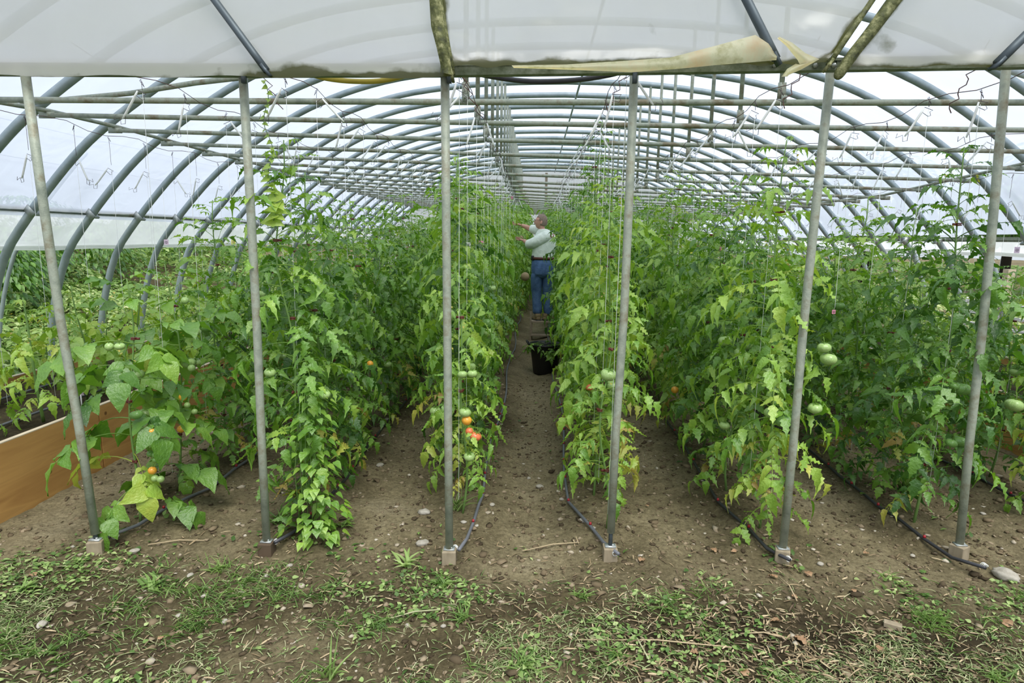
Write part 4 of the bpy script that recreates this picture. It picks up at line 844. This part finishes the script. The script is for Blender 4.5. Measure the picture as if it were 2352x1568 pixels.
B = Batch(); B.many(CHIP, np.stack([x, y, z+.004+.008*r.random(k)], -1), np.stack([np.cos(a), np.sin(a), r.normal(.05, .12, k)], -1), np.stack([r.normal(0, .4, k), r.normal(0, .4, k), np.ones(k)], -1), r.uniform(.012, .06, k), r.uniform(.003, .008, k), r.random(k))
tag(link('wood_chips', B.mesh('wood_chips'), M['straw']), 'shredded bark and twig bits in the right foreground', 'wood chips', kind='stuff')
# weeds inside the rows at soil level
x, y, z, r = scatter(5000, (-2.5, 3.4), (2.95, 9), lambda x, y: sum(np.exp(-((x-q)/.2)**2) for q in ROWX)*.5*(.15+patch(31, .0, 4)(x, y)), 7); k = len(x); a = r.uniform(0, 6.28, k)
B = Batch(); B.many(OVATE, np.stack([x, y, z+.02*r.random(k)], -1), np.stack([np.cos(a), np.sin(a), r.normal(.5, .3, k)], -1), np.stack([r.normal(0, .3, k), r.normal(0, .3, k), np.ones(k)], -1), r.uniform(.02, .05, k), r.uniform(.012, .03, k), r.random(k)*.5+.1)
tag(link('row_weeds', B.mesh('row_weeds'), M['weed']), 'small weeds sprouting from the soil under the tomato rows', 'weeds', kind='stuff')
# individual tufts
def tuft(px, py, n, h, lab, wide=.004, tint=.5, spread=.9, nm='grass_tuft'):
    g = gp(px, py); random.seed(px); B = Batch()
    for i in range(n):
        a = random.random()*6.28; B.many(BLADE, (random.gauss(0, .012)*(1+n/60), random.gauss(0, .012)*(1+n/60), 0), (math.cos(a)*spread, math.sin(a)*spread, random.uniform(.5, 1.4)), (0, 0, 1) if spread > .1 else (0, -1, 0), h*random.uniform(.5, 1.1), wide*random.uniform(.7, 1.3), tint+random.uniform(-.15, .15))
    tag(link(nm, B.mesh(nm), M['weed'], None, g), lab, 'weed' if nm == 'weed_rosette' else 'grass tuft')
tuft(352, 1345, 22, .085, 'leafy weed rosette in the left foreground', .02, .5, .9, 'weed_rosette'); tuft(60, 1350, 20, .06, 'weed rosette near the left edge', .014, .55, .9, 'weed_rosette')
tuft(2140, 1430, 160, .07, 'dense bright grass tuft in the right foreground', .0025, .5); tuft(1020, 1345, 30, .1, 'grass tuft just below the third post block', .006, .5); tuft(1200, 1530, 30, .09, 'grass tuft at the bottom centre', .006, .55)
tuft(760, 1560, 8, .16, 'few long upright grass blades at the bottom edge', .008, .55, .35); tuft(1335, 1370, 26, .07, 'small grass tuft below the fourth post', .005, .55); tuft(1410, 1500, 24, .08, 'grass tuft in the bottom centre right', .005, .5)
tuft(500, 1310, 26, .1, 'sprawling grass tuft right of the leaf rosette', .004, .6); tuft(640, 1200, 26, .13, 'tall grass clump beside the bindweed foot', .009, .4, .6); tuft(700, 1150, 26, .16, 'grass clump behind the second post block', .007, .45, .5); tuft(2075, 1130, 22, .3, 'long arching grass blades near the rightmost post', .008, .55, .5)
tuft(1050, 1170, 18, .14, 'upright grass right of the third post foot', .006, .6, .35); tuft(2290, 1560, 40, .08, 'grass tuft at the bottom right corner', .005, .55); tuft(190, 1290, 14, .05, 'small weed left of the leftmost post block', .012, .5, .9, 'weed_rosette'); tuft(1060, 1420, 26, .09, 'grass tuft in the centre foreground', .006, .5); tuft(930, 1300, 16, .1, 'pale leafy weed left of the third post block', .016, .7, .8, 'weed_rosette'); tuft(790, 1205, 16, .07, 'flat weed between second and third posts', .014, .5, .9, 'weed_rosette'); tuft(1780, 1270, 14, .06, 'weed left of the fifth post block', .014, .35, .9, 'weed_rosette'); tuft(2040, 1330, 16, .08, 'thin grass tuft left of the rightmost block', .004, .6)
# stones
def stone(px, py, r_, lab, m_='stone', flat=.6):
    g = gp(px, py); random.seed(px+py); bm = bmesh.new(); bmesh.ops.create_icosphere(bm, subdivisions=3, radius=1); me = bpy.data.meshes.new('stone')
    for v in bm.verts:
        q = v.co.copy(); d = 1+.35*float(vnoise(q.x*1.4+px, q.y*1.4+q.z*1.3, 3))+(.3*float(vnoise(q.x*3+q.z*2, q.y*3-q.z*2, 5)) if r_ > .02 else 0); v.co = Vector((q.x*r_*d*1.15, q.y*r_*d*.9, q.z*r_*flat*d))
    bm.to_mesh(me); bm.free(); me.polygons.foreach_set('use_smooth', [True]*len(me.polygons)); tag(link('stone', me, M[m_], None, g+Vector((0, 0, r_*flat*.45)), (0, 0, random.random()*6)), lab, 'stone', 'stones on the soil')
for a in [(437, 1322, .014, 'round pale pebble right of the leaf rosette'), (308, 1268, .022, 'flat stone right of the leftmost post block'), (468, 1370, .012, 'white pebble lying under the grass in the left foreground'), (517, 1428, .014, 'pale pebble in the left foreground centre'), (410, 1414, .012, 'round pebble left of centre foreground'), (97, 1435, .022, 'white flat stone at far left foreground'), (612, 1323, .011, 'pebble below the second post block'), (168, 1256, .011, 'pebble left of the leftmost block'), (665, 1300, .015, 'buff stone right of the second block'),
          (936, 1438, .012, 'pinkish pebble in the centre foreground'), (1018, 1438, .011, 'yellowish pebble below the third post'), (888, 965, .026, 'grey stone on the path beside the second row'), (873, 1070, .026, 'grey stone on the path behind the second and third posts'), (975, 1180, .03, 'dark stone left of the third post'), (970, 1250, .03, 'brown clod left of the third block'), (1240, 1120, .024, 'angular pale stone in the centre path'), (1215, 1098, .014, 'flat stone on the centre path'), (1290, 1145, .017, 'pale stone beside the fourth row hose'), (1065, 1200, .016, 'whitish stone right of the third post'), (1095, 1208, .012, 'grey stone right of the third post pair'), (1337, 1197, .02, 'stone left of the fourth post'), (1362, 1212, .015, 'small stone nearest the fourth post'), (1130, 1160, .017, 'buff stone on the left of the centre path'),
          (1885, 1296, .016, 'grey pebble right of the fifth post block'), (2096, 1277, .014, 'round pebble left of the rightmost block'), (1858, 1200, .011, 'pebble between the fifth and rightmost posts'), (2310, 1325, .05, 'large pale crumpled rock at the right edge'), (2258, 1180, .014, 'flat grey pebble right of the rightmost post')]: stone(*a)
# dead leaves
LT = tmpl([(0, .05), (.15, .35), (.3, .5), (.42, .38), (.55, .48), (.72, .25), (.86, .2), (1, .01)], .7, .15, .06)
for px, py, s, lab in [(1855, 1322, .05, 'curled brown leaf below the fifth post block'), (1775, 1328, .045, 'narrow brown leaf left of the curled one'), (1840, 1475, .06, 'lobed tan leaf in the right foreground'), (1780, 1430, .045, 'tan leaf lying on bark chips'), (1598, 1505, .045, 'pale fallen leaf near the bottom right of centre'), (1708, 1550, .045, 'pale leaf at the bottom edge'), (1960, 1360, .03, 'small tan leaf right of the fifth block'), (2092, 1465, .035, 'round tan leaf below the dense tuft'), (2310, 1435, .055, 'large pale leaf at the right edge'), (2020, 1495, .04, 'dark curled leaf in the right foreground'), (75, 1325, .045, 'orange brown leaf at the left edge'), (1640, 1268, .04, 'tan leaf between the fourth and fifth posts'), (1685, 1270, .03, 'brown leaf beside the fifth row hose'), (1485, 1165, .03, 'tan leaf right of the fourth post'), (370, 1472, .025, 'orange leaf scrap in the left foreground'), (1475, 1290, .045, 'dry curled leaf right of the fourth block'), (2060, 1440, .04, 'brown flat leaf by the dense tuft'), (1990, 1275, .035, 'tan leaf left of the rightmost post'), (1310, 970, .05, 'dry leaves by the fourth row on the path'), (1825, 1375, .03, 'reddish leaf among the bark chips')]:
    B = Batch(); random.seed(px); a = random.random()*6.28; B.many(LT, (-math.cos(a)*s/2, -math.sin(a)*s/2, .0), (math.cos(a), math.sin(a), .1), (random.gauss(0, .2), random.gauss(0, .2), 1), s, s*.8, .5)
    tag(link('dead_leaf', B.mesh('dead_leaf'), M['deadleaf'], None, gp(px, py)+Vector((0, 0, .012))), lab, 'dead leaf', 'dead leaves')
# long straws
for px, py, px2, py2, m_, lab in [(1680, 1492, 1330, 1475, 'straw', 'long pale straw in the centre foreground'), (1010, 1405, 880, 1430, 'cut', 'long green stalk lying in the foreground'), (1430, 1445, 1490, 1520, 'cut', 'pale green stalk below the fourth post'), (1200, 1270, 1330, 1250, 'straw', 'thin dry stalk left of the fourth block'), (340, 1255, 470, 1245, 'straw', 'dry root on the soil between first and second blocks'), (1790, 1330, 1830, 1385, 'straw', 'split bark stick below the fifth block'), (1700, 1460, 1800, 1470, 'straw', 'thin twig in the right foreground'), (2010, 1465, 1930, 1460, 'straw', 'twig left of the flat leaf')]:
    a = gp(px, py); c = gp(px2, py2); mb = MB(); mb.tube([a+Vector((0, 0, .012)), (a+c)/2+Vector((.01, .01, .022)), c+Vector((0, 0, .012))], .0032, 5, tint=.8); tag(mb.build('dry_stalk', M[m_]), lab, 'stalk')
# timber offcut
g = gp(2050, 1440); tag(MB().box((0, 0, 0), (.035, .018, .011), Matrix.Rotation(-.5, 3, 'Z')).build('timber_offcut', M['block'], smooth=False, loc=g+Vector((0, 0, .014)), mods=[('BEVEL', {'width': .002, 'segments': 2})]), 'small timber offcut beside the dense grass tuft', 'wood piece')

# ------------------------------------------------------------------ outside left: weedy bank and dark shrubs
def bank(name, n, xr, yr, smin, smax, hmax, lab, seed, t0, t1, tp=OVATE, zoff=0, cat='weeds', m_='weed'):
    r = np.random.default_rng(seed); x = r.uniform(*xr, n); y = r.uniform(*yr, n); lump = .5+vnoise(x*1.1, y*1.1, seed)+.4*vnoise(x*3, y*3, seed+1)
    z = terr(x, y)+zoff+hmax*lump*r.random(n)**.4; a = r.uniform(0, 6.28, n); B = Batch(); s = r.uniform(smin, smax, n)
    B.many(tp, np.stack([x, y, z], -1), np.stack([np.cos(a), np.sin(a), r.normal(-.15, .35, n)], -1), np.stack([r.normal(0, .4, n), r.normal(0, .4, n), np.ones(n)], -1), s, s*r.uniform(.35, .7, n), np.clip(t0+(t1-t0)*r.random(n)+.2*(lump-.5), 0, 1))
    return tag(link(name, B.mesh(name), M[m_]), lab, cat, kind='stuff')
bank('weed_bank', 60000, (-11.5, -4.5), (3.6, 13), .05, .14, .5, 'pale green weeds covering the bank outside the left side', 41, .3, .9)
bank('weed_bank', 12000, (-16, -6.6), (13, 22), .08, .2, .8, 'weeds on the farther bank outside the left side', 42, .3, .75)
def shrub(x, y, h, rad, seed, lab, t0=.1, n=900, leaf=.13, tp=OVATE, m_='leaf', cat='shrub', nm='shrub'):
    r = np.random.default_rng(seed); t = thing(nm, lab, cat, (x, y, T(x, y))); ph = r.uniform(0, 6.28, n); zz = r.random(n)**.7; rr = rad*np.sqrt(np.clip(1-(zz*1.6-.6)**2, .05, 1))*r.uniform(.55, 1, n)
    B = Batch(); B.many(tp, np.stack([rr*np.cos(ph), rr*np.sin(ph), zz*h], -1), np.stack([np.cos(ph), np.sin(ph), -.6+0*ph], -1), np.stack([np.cos(ph)*.5, np.sin(ph)*.5, np.ones(n)], -1), r.uniform(.6, 1.2, n)*leaf, r.uniform(.3, .6, n)*leaf, t0+.3*r.random(n)); link('foliage', B.mesh('foliage'), M[m_], t)
    mb = MB(); rnd = random.Random(seed)
    for k in range(9): a = rnd.random()*6.28; mb.tube([(rad*.5*math.cos(a), rad*.5*math.sin(a), 0), (rad*.55*math.cos(a+.2), rad*.55*math.sin(a+.2), h*.5), (rad*.3*math.cos(a), rad*.3*math.sin(a), h*.92)], [.016, .012, .006], 5)
    mb.build('stems', M['stem'], t)
for i, (x, y, h, rad) in enumerate([(-9.2, 7.6, 1.0, .9), (-8.3, 9.3, 1.0, .8), (-10.2, 9.2, 1.1, 1.0), (-9.4, 11, 1.0, 1.0), (-9.5, 13, 1.1, 1.1), (-10, 15.5, 1.2, 1.3), (-10, 18.5, 1.2, 1.5), (-12, 12, 1.2, 1.5), (-13.5, 16, 1.3, 1.8)]):
    shrub(x, y, h, rad, 60+i, '%s dark green shrub on the bank outside the left curtain' % (ORD[i]+' nearest'), .08, 1100)
# outside right: crop, lawn, trees, rails
bank('leafy_crop', 12000, (7.4, 14), (6, 24), .06, .15, .4, 'bright leafy crop growing outside the right side', 45, .5, .95)
bank('mown_field', 9000, (9, 40), (20, 60), .15, .4, .12, 'grass field beyond the crop on the right', 46, .35, .6, BLADE)
bank('left_field', 6000, (-38, -10), (24, 60), .3, .7, .8, 'rough green growth far behind the left bank', 48, .2, .6)
for i, (x, y) in enumerate([(17.2, 21), (14, 27), (22, 30), (28, 27)]):
    t = thing('tree', '%s dark-trunked tree outside the right side' % ('nearest', 'second', 'third', 'farthest')[i], 'tree', (x, y, 0)); MB().tube([(0, 0, -.1), (.05, 0, 1.5), (0, 0, 3), (0, .2, 5)], [.24, .19, .17, .08], 10).build('trunk', flatc('dark_bark', (.035, .025, .02), .9), t)
    r = np.random.default_rng(70+i); n = 2600; d = r.normal(0, 1, (n, 3)); d /= np.linalg.norm(d, axis=1, keepdims=True); P = d*r.uniform(.6, 1, (n, 1))*[2.9, 2.9, 1.8]+[0, 0, 3.55]; B = Batch(); B.many(OVATE, P, d-[0, 0, .8], d+[0, 0, 1], .38, .16, .15+.25*r.random(n)); link('foliage', B.mesh('foliage'), M['leaf'], t)
wr = thing('white_railing', 'white slatted railing outside the right side', 'railing', (6.9, 8.6, 0))
for z in (.45, .62, .8): MB().box((0, 0, z), (.015, 1.6, .02)).build('rail', M['paperwhite'], wr, smooth=False)
for y in (-1.5, -.75, 0, .75, 1.5): MB().box((0, y, .42), (.025, .025, .42)).build('upright', M['paperwhite'], wr, smooth=False)
tag(MB().box((11.5, 15.5, .55), (.09, .09, .55)).build('fence_post', M['boardtop'], smooth=False), 'short pale wooden post in the crop outside the right side', 'fence post')
